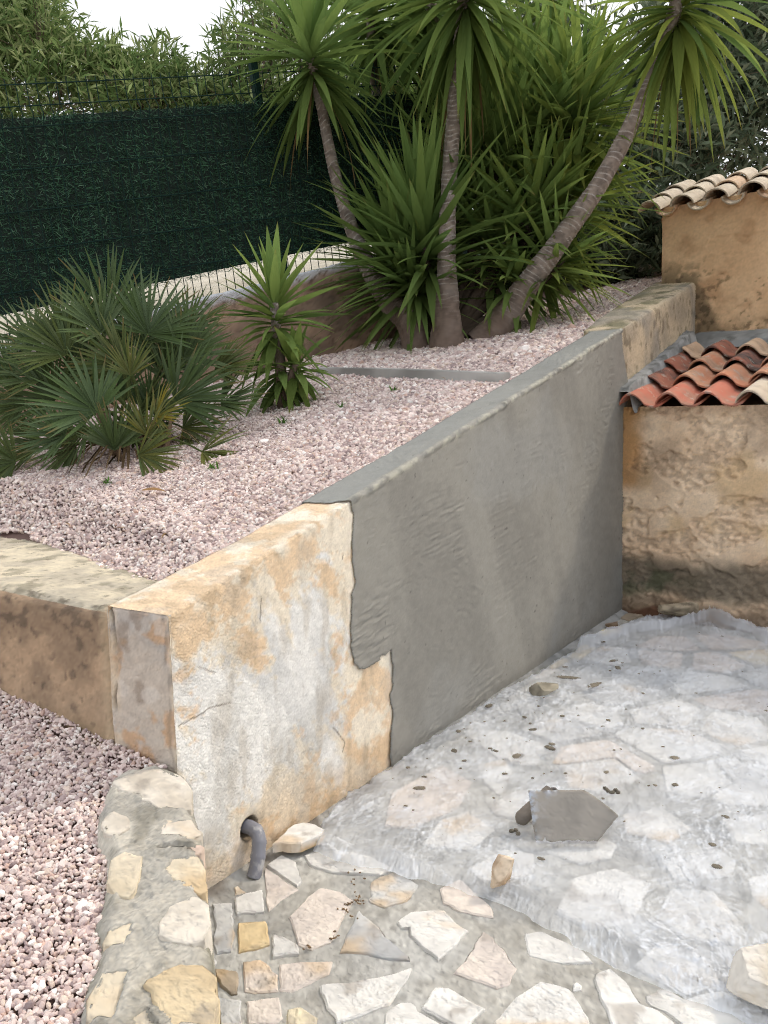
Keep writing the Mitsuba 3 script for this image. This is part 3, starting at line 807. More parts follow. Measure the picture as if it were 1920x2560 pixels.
gravel('lower_gravel', p, np.full((len(p), 1), d * 1.62), 7, 'pinkish gravel at the foot of the low wall')

# ---------------------------------------------------------------- the two little tiled sheds
G = nrm(W + .2735 * Zv)                          # up the roof slope


def plaster_panel(parent, name, P0, width, z0, z1, res, amp, colf, seed, label=None, fine=.95):
    a = np.r_[np.arange(0, fine, res), np.arange(fine, width + .1, .08)]
    b = np.arange(z0, z1 + res * .5, res)
    U_, V_ = np.meshgrid(a, b, indexing='ij')
    u, z = U_.ravel(), V_.ravel()
    p = P0 + u[:, None] * E_ + z[:, None] * Zv
    base = fb(np.c_[u * 7, z * 10, u * 0 + seed], 4, seed)
    torn = .65 * fb(np.c_[u * 34, z * 46, u * 0], 4, seed + 1) + .7 * np.abs(fb(np.c_[u * 22, z * 30, u * 0 + 4], 4, seed + 5) - .5)
    flat_ = sst(.50, .56, base)
    d = amp * ((torn - .5) * 1.3 * (1 - flat_) + .35 * flat_ + .5 * (fb(np.c_[u * 3, z * 3, u * 0], 2, seed + 2) - .5))
    FN = np.array([E_[1], -E_[0], 0])
    FN = FN if FN[1] < 0 else -FN
    p = p + d[:, None] * FN
    m = (p, grid_faces(len(a), len(b)))
    return add(name, m, 'mat_plaster', parent, label=label, smooth=True, color=colf(u, z, p, torn, flat_))


S1 = thing('tiled_shed', 'low ochre rendered shed with a red clay tile roof, right of the grey wall', 'shed')
P1 = wp(3.19, -.02, 0)
Q1 = wp(3.108, 0.0, 1.088)


def col1(u, z, p, torn, flat_):
    c = cmix(lin(240, 212, 178), lin(226, 194, 158), sst(.35, .65, fb(p * 6, 4, 131)))
    c = cmix2(c, lin(216, 180, 124), .55 * sst(.52, .68, fb(p * 4 + 2, 4, 132)))
    c = cmix2(c, lin(186, 132, 62), .85 * sst(.14 + .05, .06, u + .12 * (fb(p * 7, 3, 133) - .5)) * sst(.62, .72, z))
    c = cmix2(c, lin(140, 116, 94), .5 * sst(.5, .7, fb(p * [5, 5, 4] + 8, 4, 134)) * sst(.5, .9, z))
    c = cmix2(c, lin(104, 88, 74), .3 * sst(.42, .30, torn) * (1 - flat_))
    h = z + .12 * (fb(p * [7, 7, 5], 4, 135) - .5)
    c = cmix2(c, lin(88, 84, 74), .8 * sst(.37, .27, h) * sst(.10, .16, h))
    c = cmix2(c, lin(84, 92, 66), .75 * sst(.31, .22, h) * sst(.07, .13, h) * sst(.55, .2, u) * sst(.4, .6, fb(p * 9, 4, 136)))
    c = cmix2(c, lin(112, 92, 74), .7 * sst(.13, .08, h))
    c = cmix2(c, lin(104, 62, 42), .8 * sst(.05, .02, h) * sst(.5, .2, u))
    return c * (.88 + .3 * fb(p * 60, 3, 137) + .05 * speck.normal(size=len(p)))[:, None]


plaster_panel(S1, 'wall', P1, 3.0, -.06, 1.10, .0050, .024, col1, 140, 'ochre torn plaster wall, mossy along its foot')
# roof deck and back, under the tiles
dk = [Q1 + E_ * -.02 + W * .2 - Zv * .03, Q1 + E_ * 3.0 + W * .2 - Zv * .03, Q1 + E_ * 3.0 + G * 1.5 - Zv * .06, Q1 - E_ * .02 + G * 1.5 - Zv * .06]
dk = np.array(dk + [d - Zv * .03 for d in dk])
add('roof_deck', (dk, np.array([[0, 1, 2, 3], [7, 6, 5, 4], [0, 4, 5, 1], [1, 5, 6, 2], [2, 6, 7, 3], [3, 7, 4, 0]])), 'mat_plaster', S1, smooth=False, color=np.tile(lin(120, 104, 88), (8, 1)))
R1 = S1 + '__roof'
UP = nrm(np.cross(E_, G))
UP = UP if UP[2] > 0 else -UP


def s_tile(length, seed):
    """Roman tile: an arch running into a shallow trough. Profile along E_, length along G."""
    r = np.random.default_rng(seed)
    m = 18
    t = np.linspace(0, 1, m)
    x = t * .236
    h = np.where(x < .135, .052 * np.sin(np.clip(x / .135, 0, 1) * np.pi) ** .75, -.016 * np.sin(np.clip((x - .135) / .101, 0, 1) * np.pi) ** .9)
    th = .0125
    ring_x = np.r_[x, x[::-1]]
    ring_h = np.r_[h, h[::-1] - th]
    ls = np.array([0, .006, .12, .24, .36, length])
    V = []
    for k, l in enumerate(ls):
        sc = 1 - .03 * l / length
        rnd = .0018 if k == 0 else 0
        V.append(np.c_[(ring_x - .0675) * sc, np.full(2 * m, l), ring_h + np.r_[np.full(m, -rnd), np.full(m, rnd)] + (0.03 - .045 * l / length)])
    v = np.vstack(V)
    nn_ = 2 * m
    i, j = np.meshgrid(np.arange(len(ls) - 1), np.arange(nn_), indexing='ij')
    f = np.stack([i * nn_ + j, i * nn_ + (j + 1) % nn_, (i + 1) * nn_ + (j + 1) % nn_, (i + 1) * nn_ + j], -1).reshape(-1, 4)
    cap = np.array([[k, k + 1, nn_ - 2 - k, nn_ - 1 - k] for k in range(m - 1)])
    cap2 = cap[:, ::-1] + (len(ls) - 1) * nn_
    f = np.vstack([f, cap[:, ::-1], cap2[:, ::-1]])
    v[:, 2] += .0025 * (fb(v * 30 + seed, 2, seed) - .5)
    return v, f


def place(v, o, rot=0.0, G=G, UP=UP):
    c, s = math.cos(rot), math.sin(rot)
    x, y = v[:, 0] * c - v[:, 1] * s, v[:, 0] * s + v[:, 1] * c
    return o + x[:, None] * E_ + y[:, None] * G + v[:, 2:3] * UP


pitch, step = .200, .338
rt = np.random.default_rng(21)
tone1 = [['red', 'red', 'red', 'pale', 'orange', 'tan', 'red', 'orange', 'tan', 'red', 'dark', 'tan', 'red', 'orange'],
         ['dark', 'orange', 'orange', 'orange', 'tan', 'red', 'tan', 'dark', 'orange', 'red', 'tan', 'orange', 'red', 'tan'],
         ['dark', 'orange', 'dark', 'orange', 'tan', 'orange', 'red', 'tan', 'dark', 'tan', 'red', 'orange', 'tan', 'red'],
         ['tan', 'dark', 'tan', 'tan', 'red', 'dark', 'orange', 'tan', 'red', 'orange', 'tan', 'dark', 'red', 'tan']]
for j in range(3, -1, -1):
    for i in range(14):
        o = Q1 + E_ * (.075 + pitch * i) + G * (step * j - .0 + rt.uniform(-.008, .008)) + UP * (.004 + rt.uniform(-.003, .003))
        ln = .42 if j < 3 else .36
        v, f = s_tile(ln, i + 20 * j)
        if i == 0 and j > 0:
            v = v.copy()
            v[:, 0] = np.maximum(v[:, 0], -.012 if j < 3 else .02)
        add('tile', (place(v, o, rt.uniform(-.025, .025)), f), 'mat_tile_' + tone1[j][i], R1, smooth=45)
# mortar flashing against the old wall and along the upper shed


def fillet(name, a, b, width_dir, wdt, h, seed, parent, label=None, blunt=False):
    nu_, nv_ = 130, 22
    t, k = np.meshgrid(np.linspace(0, 1, nu_), np.linspace(-.25, 1.15, nv_), indexing='ij')
    t, k = t.ravel(), k.ravel()
    p = a + t[:, None] * (b - a) + (k * wdt)[:, None] * width_dir
    w = fb(np.c_[t * 9, k * 1.2, t * 0 + seed], 4, seed)
    hh = h * np.clip(1 - np.maximum(k, 0), 0, 1) ** .6 * (.75 + .5 * w) - np.where(k > .9, (k - .9) * .5, 0)
    if blunt:
        hh = h * (.85 + .3 * w) * (1 - 1.2 * sst(.62, 1.08, k + .25 * (w - .5)))
    hh = np.maximum(hh, -.012 if not blunt else -.03) - .02 * sst(.02, 0, t)
    p = p + hh[:, None] * Zv + .006 * (fb(p * 40, 3, seed + 1) - .5)[:, None] * Zv
    c = cmix(lin(158, 160, 160), lin(128, 130, 130), sst(.35, .65, fb(p * 9, 4, seed + 2)))
    c = cmix2(c, lin(92, 94, 90), .6 * sst(.52, .7, fb(p * 18, 4, seed + 3)))
    f = grid_faces(nu_, nv_)
    if np.cross(b - a, width_dir)[2] < 0:
        f = f[:, ::-1]
    add(name, (p, f), 'mat_mineral', parent, label=label, smooth=True, color=c * (.85 + .3 * fb(p * 60, 3, 9))[:, None])


fillet('mortar_flashing', wp(3.115, -.005, 1.088 + .018), wp(4.47, -.005, 1.088 + .012 + 1.37 * .2735), E_, .095, .088, 151, R1, blunt=True)
# upper shed
S2 = thing('upper_shed', 'taller ochre rendered shed with a roof of pale curved tiles, beyond the lower roof', 'shed')
P2 = wp(4.70, .0, 0)
FN2 = np.array([E_[1], -E_[0], 0])
FN2 = FN2 if FN2[1] < 0 else -FN2
PL = on_plane(1654, 700, P2, FN2)                # left edge of its face
PE = on_plane(1654, 541, P2, FN2)
L0 = np.array([PL[0], PL[1], 0])
ZE = PE[2]
fillet('mortar_ledge', np.r_[P2[:2], 1.088 + 1.46 * .2735] - E_ * .02, np.r_[P2[:2], 1.088 + 1.46 * .2735] + E_ * 2.8, nrm([FN2[0], FN2[1], -.2]), .12, .07, 161, R1)


def col2(u, z, p, torn, flat_):
    c = cmix(lin(238, 198, 150), lin(228, 186, 138), sst(.35, .65, fb(p * 4, 4, 171)))
    c = cmix2(c, lin(186, 138, 92), .5 * sst(.5, .7, fb(p * 7, 4, 172)))
    c = cmix2(c, lin(120, 88, 58), .6 * sst(.36, .26, torn) * (1 - flat_) * sst(ZE - .2, ZE - .5, z))
    lowz = np.interp(u, [.22, .42], [1.9, 1.47])
    m = sst(.22, .0, z - lowz)
    c = cmix2(c, lin(104, 92, 68), .75 * m * sst(.45, .65, fb(p * 16, 4, 173) + .25 * m))
    c = cmix2(c, lin(66, 56, 44), .6 * sst(.12, .0, z - lowz) * sst(.55, .7, fb(p * 24, 4, 174)))
    return c * (.88 + .24 * fb(p * 60, 3, 175) + .04 * speck.normal(size=len(p)))[:, None]


plaster_panel(S2, 'wall', L0, 3.0, 1.30, ZE + .05, .0078, .008, col2, 180, fine=1.3)
sd_ = W * 1.2
vb = np.array([L0 + Zv * 1.2, L0 + sd_ + Zv * 1.2, L0 + sd_ + Zv * (ZE + .3), L0 + Zv * (ZE + .03), L0 + sd_ + E_ * 3 + Zv * 1.2, L0 + sd_ + E_ * 3 + Zv * (ZE + .3)])
add('side_wall', (vb, np.array([[1, 0, 3, 2], [4, 1, 2, 5]])), 'mat_plaster', S2, smooth=False, color=np.tile(lin(200, 154, 106), (6, 1)))
R2 = S2 + '__roof'


def half_tile(length, r0, r1, inv, seed):
    m = 13
    an = np.linspace(0.06, np.pi - .06, m)
    th = .013
    ls = np.array([0, .006, length * .5, length])
    V = []
    for k, l in enumerate(ls):
        rr_ = r0 + (r1 - r0) * l / length
        q_ = .0018 if k == 0 else 0
        xo, ho = -np.cos(an) * (rr_ - q_), np.sin(an) * (rr_ - q_) * .82
        xi, hi = -np.cos(an) * (rr_ - th + q_), np.sin(an) * (rr_ - th + q_) * .82
        V.append(np.c_[np.r_[xo, xi[::-1]], np.full(2 * m, l), np.r_[ho, hi[::-1]]])
    v = np.vstack(V)
    nn_ = 2 * m
    i, j = np.meshgrid(np.arange(len(ls) - 1), np.arange(nn_), indexing='ij')
    f = np.stack([i * nn_ + j, i * nn_ + (j + 1) % nn_, (i + 1) * nn_ + (j + 1) % nn_, (i + 1) * nn_ + j], -1).reshape(-1, 4)
    cap = np.array([[k, k + 1, nn_ - 2 - k, nn_ - 1 - k] for k in range(m - 1)])
    f = np.vstack([f, cap[:, ::-1], (cap + (len(ls) - 1) * nn_)])
    if inv:
        v[:, 2] *= -1
        f = f[:, ::-1]
    v[:, 2] += .002 * (fb(v * 25 + seed, 2, seed) - .5)
    return v, f


G2 = nrm(W + .35 * Zv)
UP2 = nrm(np.cross(E_, G2))
UP2 = UP2 if UP2[2] > 0 else -UP2
Q2 = L0 + Zv * ZE - W * .09 - Zv * .025
pitch2, step2 = .222, .33
tone2 = ['pale', 'pale', 'tan', 'pale', 'pale', 'tan', 'pale', 'pale', 'tan', 'pale']
for j in range(3):
    for i in range(11):
        o = Q2 + E_ * (.03 + pitch2 * i) + G2 * (step2 * j)
        v, f = half_tile(.42, .074, .064, True, i + 31 * j)
        v[:, 2] += .074 * .82 - .01 + .014 * (1 - v[:, 1] / .42)
        add('channel_tile', (place(v, o + E_ * .02, rt.uniform(-.02, .02), G2, UP2), f), 'mat_tile_' + ('pale' if (i + j) % 3 else 'tan'), R2, smooth=45)
    for i in range(11):
        o = Q2 + E_ * (-.055 + pitch2 * i) + G2 * (step2 * j + (.0 if i else -.02) + rt.uniform(-.02, .02))
        v, f = half_tile(.42, .086, .072, False, i + 57 * j)
        v[:, 2] += .036 + .016 * (1 - v[:, 1] / .42)
        add('tile', (place(v, o, rt.uniform(-.03, .03), G2, UP2), f), 'mat_tile_' + tone2[(i * 3 + j * 7 + (i * j) % 5) % 10], R2, smooth=45)
dk = [Q2 - E_ * .02 + W * .13 + Zv * .02, Q2 + E_ * 3.0 + W * .13 + Zv * .02, Q2 + E_ * 3.0 + G2 * 1.2 - Zv * .0, Q2 - E_ * .02 + G2 * 1.2 - Zv * .0]
dk = np.array(dk + [d - Zv * .03 for d in dk])
add('roof_deck', (dk, np.array([[0, 1, 2, 3], [7, 6, 5, 4], [0, 4, 5, 1], [1, 5, 6, 2], [2, 6, 7, 3], [3, 7, 4, 0]])), 'mat_plaster', S2, smooth=False, color=np.tile(lin(170, 130, 92), (8, 1)))

# ---------------------------------------------------------------- low garden wall under the fence
GWL = thing('garden_wall', 'low brown plastered garden wall with a whitewashed top under the fence', 'wall')
gz = lambda u, v: on_plane(u * K, v * K, GW0, GN)
tops = [gz(0, 753), gz(410, 648), gz(570, 607), gz(765, 563)]
tu = np.array([(p - GW0) @ GD for p in tops])
tz = np.array([p[2] for p in tops])
cf = np.polyfit(tu, tz, 1)
gtop = lambda u: np.polyval(cf, u)
us = np.arange(-3.2, 1.25, .016)
ks = np.r_[np.linspace(-.75, -.03, 50), np.linspace(-.024, .02, 10), np.linspace(.03, .085, 8), np.linspace(.095, .5, 6)]
U_, Kk = np.meshgrid(us, ks, indexing='ij')
u_, k_ = U_.ravel(), Kk.ravel()
r = .02
a = np.clip((k_ + r) / (2 * r), 0, 1) * np.pi / 2
n_ = np.where(k_ < -r, 0, np.where(k_ > r, -k_, -r + r * np.cos(a)))
z_ = np.where(k_ < -r, k_, np.where(k_ > r, 0, -r + r * np.sin(a)))
n_, z_ = np.where(k_ > .09, -.09, n_), np.where(k_ > .09, -(k_ - .09), z_)
base = GW0 * [1, 1, 0] + u_[:, None] * GD
pg_ = base + n_[:, None] * GN + (gtop(u_) + z_)[:, None] * Zv
lump = fb(pg_ * [14, 14, 20], 4, 191)
torn = fb(pg_ * [34, 34, 50], 3, 192)
off = .018 * (lump - .5) + .013 * (torn - .5)
pg_ = pg_ + off[:, None] * (np.cos(a)[:, None] * GN + np.sin(a)[:, None] * Zv)
c = cmix(lin(178, 146, 120), lin(146, 120, 100), sst(.35, .65, fb(pg_ * 6, 4, 193)))
c = cmix2(c, lin(100, 82, 68), .7 * sst(.45, .30, torn))
c = cmix2(c, lin(112, 98, 84), .6 * sst(.5, .7, fb(pg_ * 4, 3, 194)))
wz = k_ + .10 * (fb(pg_ * [8, 8, 4], 4, 195) - .5)
c = cmix2(c, lin(196, 198, 204), .9 * sst(-.075, -.03, wz) * sst(.30, .45, torn + .3 * sst(-.04, 0, k_)))
c = cmix2(c, lin(208, 213, 222), sst(-.02, 0.01, k_) * .85)
c *= (.85 + .3 * fb(pg_ * 50, 3, 196))[:, None]
add('body', (pg_, grid_faces(len(us), len(ks))), 'mat_plaster', GWL, smooth=True, color=c)

# ---------------------------------------------------------------- wire fence with its green screen
FP = GW0 - GN * .10
fz = lambda u, v: on_plane(u, v, FP, GN)
rails_px = [(0, 212, 616, 188), (0, 267, 616, 237), (0, 323, 625, 280), (0, 432, 625, 370), (0, 538, 625, 464), (0, 637, 560, 560)]
rails = []
for x0_, y0_, x1_, y1_ in rails_px:
    pa, pb = fz(x0_, y0_), fz(x1_, y1_)
    rails.append(np.polyfit([(pa - FP) @ GD, (pb - FP) @ GD], [pa[2], pb[2]], 1))
slope = float(np.mean([r_[0] for r_ in rails]))
mid = (fz(0, 450) - FP) @ GD * .5 + (fz(625, 400) - FP) @ GD * .5
heights = [np.polyval(r_, mid) - slope * mid for r_ in rails]
gap = (heights[3] - heights[5]) / 2
heights = heights + [heights[5] - gap * k_ for k_ in (1, 2)]
FG = nrm(GD + slope * Zv)                        # along the rails
FD = nrm(np.cross(FG, GN))
FD = FD if FD[2] < 0 else -FD                    # down the wires
fpt = lambda a_, h_, o_=0.0: FP * [1, 1, 0] + a_ * GD + (h_ + slope * a_) * Zv + o_ * GN
post_a = (fz(655, 300) - FP) @ GD
FE = thing('wire_fence', 'dark green welded wire fence on square posts above the low garden wall', 'fence')
mb = MB()
hs = [heights[0] + .03, heights[0], heights[1], (heights[1] + heights[2]) / 2, heights[2], heights[3], heights[4], heights[5], heights[5] - .07, heights[6], heights[7] - .12]
os_ = [0, 0, 0, .045, 0, 0, 0, 0, .0, 0, 0]
cosl = 1 / math.sqrt(1 + slope ** 2)
for a_ in np.arange(-3.3, 1.6, .052):
    pts_ = []
    for h_, o_ in zip(hs, os_):
        drop_ = (heights[0] - h_)
        pts_.append(fpt(a_ + drop_ * slope * .55, h_ - drop_ * 0.0, o_ + .004))
    v, f = tube(pts_, .0028, 5, False)
    mb.add(v, f)
add('vertical_wires', mb.mesh(), 'mat_wire', FE, smooth=True, kind='stuff')
for h_ in heights:
    v, f = tube([fpt(-3.4, h_, .01), fpt(0, h_, .01), fpt(1.6, h_, .01)], .0034, 6)
    add('rail_wire', (v, f), 'mat_wire', FE, smooth=True)
for a_ in (post_a, post_a - 2.5, 1.6):
    d_ = nrm(fpt(slope * .62, -1.0) - fpt(0, 0))
    o0 = fpt(a_ - .05 * slope, heights[0] + .09)
    x_ = FG * .022
    y_ = GN * .022
    L_ = heights[0] + .09 - heights[7] + .25
    vs = []
    for k_, sx in ((0, 1), (L_, 1)):
        for cx, cy in ((-1, -1), (1, -1), (1, 1), (-1, 1)):
            vs.append(o0 + d_ * k_ + x_ * cx + y_ * cy - GN * .085)
    add('post', (np.array(vs), np.array([[0, 3, 2, 1], [4, 5, 6, 7], [0, 1, 5, 4], [1, 2, 6, 5], [2, 3, 7, 6], [3, 0, 4, 7]])), 'mat_wire', FE, smooth=False)
# screen of plastic needles hung behind the wires
SC = thing('hedge_screen', 'dark green artificial hedge screen of plastic needles hung behind the wire fence', 'screen')
SP = GN * -.035
scr_t = [fz(0, 286), fz(347, 272), fz(629, 248), fz(960, 230)]
scr_b = [fz(0, 800), fz(436, 706), fz(656, 652), fz(870, 618)]
tt = np.polyfit([(p - FP) @ GD for p in scr_t], [p[2] for p in scr_t], 1)
tb = np.polyfit([(p - FP) @ GD for p in scr_b], [p[2] for p in scr_b], 1)
us = np.arange(-3.3, 1.6, .05)
hs_ = np.linspace(0.0, 1, 26)
U_, H_ = np.meshgrid(us, hs_, indexing='ij')
u_, h_ = U_.ravel(), H_.ravel()
zb, zt_ = np.polyval(tb, u_) + .02, np.polyval(tt, u_) - .01
ps_ = FP * [1, 1, 0] + u_[:, None] * GD + SP + (zb + (zt_ - zb) * h_)[:, None] * Zv + (.02 * (fb(np.c_[u_ * 3, h_ * 4, u_ * 0], 3, 201) - .5))[:, None] * GN
add('backing', (ps_, grid_faces(len(us), 26)), 'mat_screen', SC, smooth=True, color=np.tile(lin(22, 40, 34), (len(ps_), 1)))
r6 = np.random.default_rng(66)
n = 50000
u_ = r6.uniform(-2.6, 1.58, n)
h_ = r6.uniform(0, 1, n)
zb, zt_ = np.polyval(tb, u_), np.polyval(tt, u_)
c0 = FP * [1, 1, 0] + u_[:, None] * GD + SP + (zb + (zt_ - zb) * h_)[:, None] * Zv + r6.uniform(-.012, .022, n)[:, None] * GN
dirn = r6.normal(size=(n, 1)) * .9 * GD + (r6.normal(size=(n, 1)) * .55 - .15) * Zv + r6.uniform(.1, .9, (n, 1)) * GN
dirn /= np.linalg.norm(dirn, axis=1, keepdims=True)
ln_ = r6.uniform(.022, .045, n)[:, None]
sw = np.cross(dirn, r6.normal(size=(n, 3)))
sw /= np.linalg.norm(sw, axis=1, keepdims=True)
wd = .0016
v = np.stack([c0 - sw * wd, c0 + sw * wd, c0 + dirn * ln_ + sw * wd * .5, c0 + dirn * ln_ - sw * wd * .5], 1).reshape(-1, 3)
f = (np.arange(n) * 4)[:, None] + np.array([[0, 1, 2, 3]])
cols = np.array([lin(42, 84, 58), lin(56, 104, 72), lin(32, 66, 50), lin(70, 112, 88), lin(98, 138, 108)])[r6.choice(5, n, p=[.3, .25, .25, .14, .06])] * (.35 + .75 * fb(c0 * 5, 3, 202) + .6 * fb(np.c_[c0 @ GD * 14, c0[:, 2] * 1.2, 0 * u_], 3, 203))[:, None]
add('needles', (v, f), 'mat_screen', SC, kind='stuff', smooth=False, color=np.repeat(cols, 4, 0))

# ---------------------------------------------------------------- odds and ends in the bed
pa, pb = on_bed(690, 803), on_bed(1095, 818)
dv = nrm(pb - pa)
L_ = np.linalg.norm(pb - pa)
upv = nrm(np.cross(np.cross(dv, Zv), dv))
sdv = np.cross(dv, upv)
a_ = np.linspace(0, 1, 60)
ring_ = np.array([(-.024, -.05), (.024, -.05), (.024, .018), (.016, .026), (-.016, .026), (-.024, .018)])
vs = []
for t_ in a_:
    o_ = pa + dv * L_ * t_ + upv * (.002 + .004 * math.sin(t_ * 3))
    for x_, y_ in ring_:
        vs.append(o_ + sdv * x_ + upv * (y_ + .006 * (fb(np.array([[t_ * 9, x_ * 40, y_ * 40]]), 3, 4)[0] - .5)))
vs = np.array(vs)
i_, j_ = np.meshgrid(np.arange(59), np.arange(6), indexing='ij')
f = np.stack([i_ * 6 + j_, i_ * 6 + (j_ + 1) % 6, (i_ + 1) * 6 + (j_ + 1) % 6, (i_ + 1) * 6 + j_], -1).reshape(-1, 4)
f = np.vstack([f, [[5, 4, 1, 0], [4, 3, 2, 1]], np.array([[0, 1, 4, 5], [1, 2, 3, 4]]) + 59 * 6])
cw = cmix(lin(176, 174, 170), lin(134, 132, 128), sst(.35, .65, fb(np.c_[vs @ dv * 4, vs @ sdv * 90, vs @ upv * 90], 4, 211)))
add('timber_edging', (vs, f), 'mat_wood', label='weathered grey timber board lying across the gravel bed', cat='board', smooth=50, color=cw)
m = rock(on_bed(1402, 596) + [0, .02, .045], (.22, .17, .07), .5, 221, rough=.05, sharp=.9)
add('stone_slab', m, 'mat_mineral', label='pale flat stone slab lying on the gravel by the corner of the upper shed', cat='stone', smooth=35, color=np.tile(lin(186, 182, 172), (len(m[0]), 1)) * (.8 + .4 * fb(m[0] * 40, 3, 4))[:, None])
bc = on_bed(1415, 590) + W * .35 + Zv * .02
BX = thing('green_container', 'dark green plastic container with a pale strip, in the shade behind the stone slab', 'container')
prf = np.array([(0, 0), (.15, 0), (.17, .02), (.185, .22), (.19, .24), (.18, .255), (.02, .27), (0, .27)])
m_ = trimesh.creation.revolve(prf, sections=28)
add('body', (np.array(m_.vertices) + bc, np.array(m_.faces)), 'mat_green_plastic', BX, smooth=35)
dirc = nrm((O - bc) * [1, 1, 0] + [-.9, 0, 0])
tg = np.cross(Zv, dirc)
vs = np.array([bc + dirc * (.155 + .03 * (z__ / .27) + .004) + tg * x__ + Zv * z__ for z__ in np.linspace(.0, .22, 12) for x__ in (-.028, .028)] + [bc + dirc * (.155 + .03 * (z__ / .27) - .01) + tg * x__ + Zv * z__ for z__ in np.linspace(.0, .22, 12) for x__ in (-.028, .028)])
f = np.array([[2 * k_, 2 * k_ + 1, 2 * k_ + 3, 2 * k_ + 2] for k_ in range(11)] + [[2 * k_, 2 * k_ + 2, 24 + 2 * k_ + 2, 24 + 2 * k_] for k_ in range(11)] + [[2 * k_ + 3, 2 * k_ + 1, 25 + 2 * k_, 27 + 2 * k_] for k_ in range(11)])
add('strip', (vs, f), 'mat_pale_plastic', BX, smooth=False)

# ---------------------------------------------------------------- plants
def leaf_strip(base, d, length, width, droop, seed, segs=7, fold=.28, prof_pow=1.0, twist=0.0, up=None):
    """a sword leaf: a folded, tapering strip that starts along d and bends down under its weight"""
    r = np.random.default_rng(seed)
    d = nrm(d)
    pts_, t = [np.asarray(base, float)], np.linspace(0, 1, segs + 1)
    cur = d.copy()
    for k in range(segs):
        cur = nrm(cur + np.array([0, 0, -droop / segs]) * (0.4 + 1.2 * t[k]))
        pts_.append(pts_[-1] + cur * length / segs)
    p = np.array(pts_)
    tg = np.gradient(p, axis=0)
    tg /= np.linalg.norm(tg, axis=1, keepdims=True)
    ref = Zv if up is None else up
    sd = np.cross(tg, ref)
    bad = np.linalg.norm(sd, axis=1) < .15
    sd[bad] = np.cross(tg[bad], nrm([r.normal(), r.normal(), .1]))
    sd /= np.linalg.norm(sd, axis=1, keepdims=True)
    nn = np.cross(sd, tg)
    if twist:
        an = twist * (0.4 + .6 * t)[:, None]
        sd, nn = sd * np.cos(an) + nn * np.sin(an), nn * np.cos(an) - sd * np.sin(an)
    w = width * .5 * np.minimum(.55 + 1.5 * t, 1) * np.clip((1 - t) * 1.75, 0, 1) ** .8
    w[-1] = width * .012
    v = np.stack([p - sd * w[:, None] + nn * (fold * w)[:, None], p, p + sd * w[:, None] + nn * (fold * w)[:, None]], 1).reshape(-1, 3)
    i = np.arange(segs)[:, None] * 3
    f = np.vstack([np.hstack([i, i + 1, i + 4, i + 3]), np.hstack([i + 1, i + 2, i + 5, i + 4])])
    return v, tri(f), np.repeat(t, 3)


def proj(p):
    q = np.asarray(p) - O
    z = q @ FW
    return 960 + F * (q @ RT) / z, 1280 + F * (q @ DN) / z, z


def yucca_cols(t, r, young, pale):
    g0 = lerp(np.array([.105, .175, .055]), np.array([.185, .275, .085]), r.uniform())
    g0 = lerp(g0, np.array([.27, .31, .06]), pale * r.uniform())
    g1 = g0 * lerp(.75, 1.35, young)
    c = g1[None] * (1.0 + .25 * (t[:, None] - .3))
    tip = sst(.86, 1, t)[:, None] * r.uniform(0, 1)
    return c * (1 - tip) + np.array([.22, .17, .06]) * tip


def rosette(head, axis, n, length, width, th0, th1, seed, droop=.5, pale=.2, dead=0):
    r = np.random.default_rng(seed)
    ax = nrm(axis)
    u = nrm(np.cross(ax, [0.3, .9, .1]))
    w_ = np.cross(ax, u)
    out = []
    for k in range(n):
        q = (k + .5) / n
        th = math.radians(lerp(th0, th1, q ** .8) + r.normal() * 6)
        ph = k * 2.39996 + r.normal() * .25
        d = ax * math.cos(th) + (u * math.cos(ph) + w_ * math.sin(ph)) * math.sin(th)
        b_ = np.asarray(head) - ax * (q * length * .35) + d * .02
        L_ = length * r.uniform(.78, 1.12) * lerp(.82, 1.0, min(1, q * 3))
        isdead = k >= n - dead
        v, f, t = leaf_strip(b_, d, L_ * (1.05 if isdead else 1), width * r.uniform(.8, 1.15) * (.35 if isdead else 1), droop * r.uniform(.4, 1.5) * (.3 + q) + (1.6 if isdead else 0), seed * 1000 + k, fold=r.uniform(.1, .45), twist=r.normal() * .35)
        c = np.tile([.30, .20, .10], (len(v), 1)) * r.uniform(.6, 1) if isdead else yucca_cols(t, r, 1 - q, pale)
        out.append((v, f, c))
    return out


def add_leaves(parent, leaves, mat, most=300):
    def size(l):
        x, y, z = proj(l[0])
        vis = (x.max() > 0) & (x.min() < 1920) & (y.max() > 0) & (y.min() < 2560)
        return (np.ptp(x) + np.ptp(y)) * vis + 300 / z.mean() * vis
    order = np.argsort([-size(l) for l in leaves])
    for i in order[:most]:
        add('leaf', leaves[i][:2], mat, parent, smooth=True, color=leaves[i][2])
    if len(order) > most:
        mb = MB()
        for i in order[most:]:
            mb.add(*leaves[i])
        add('leaf_mass', mb.mesh(), mat, parent, smooth=True, color=mb.col(), kind='stuff')


def px3(u, v, y):
    return at_y(u * K, v * K, y)


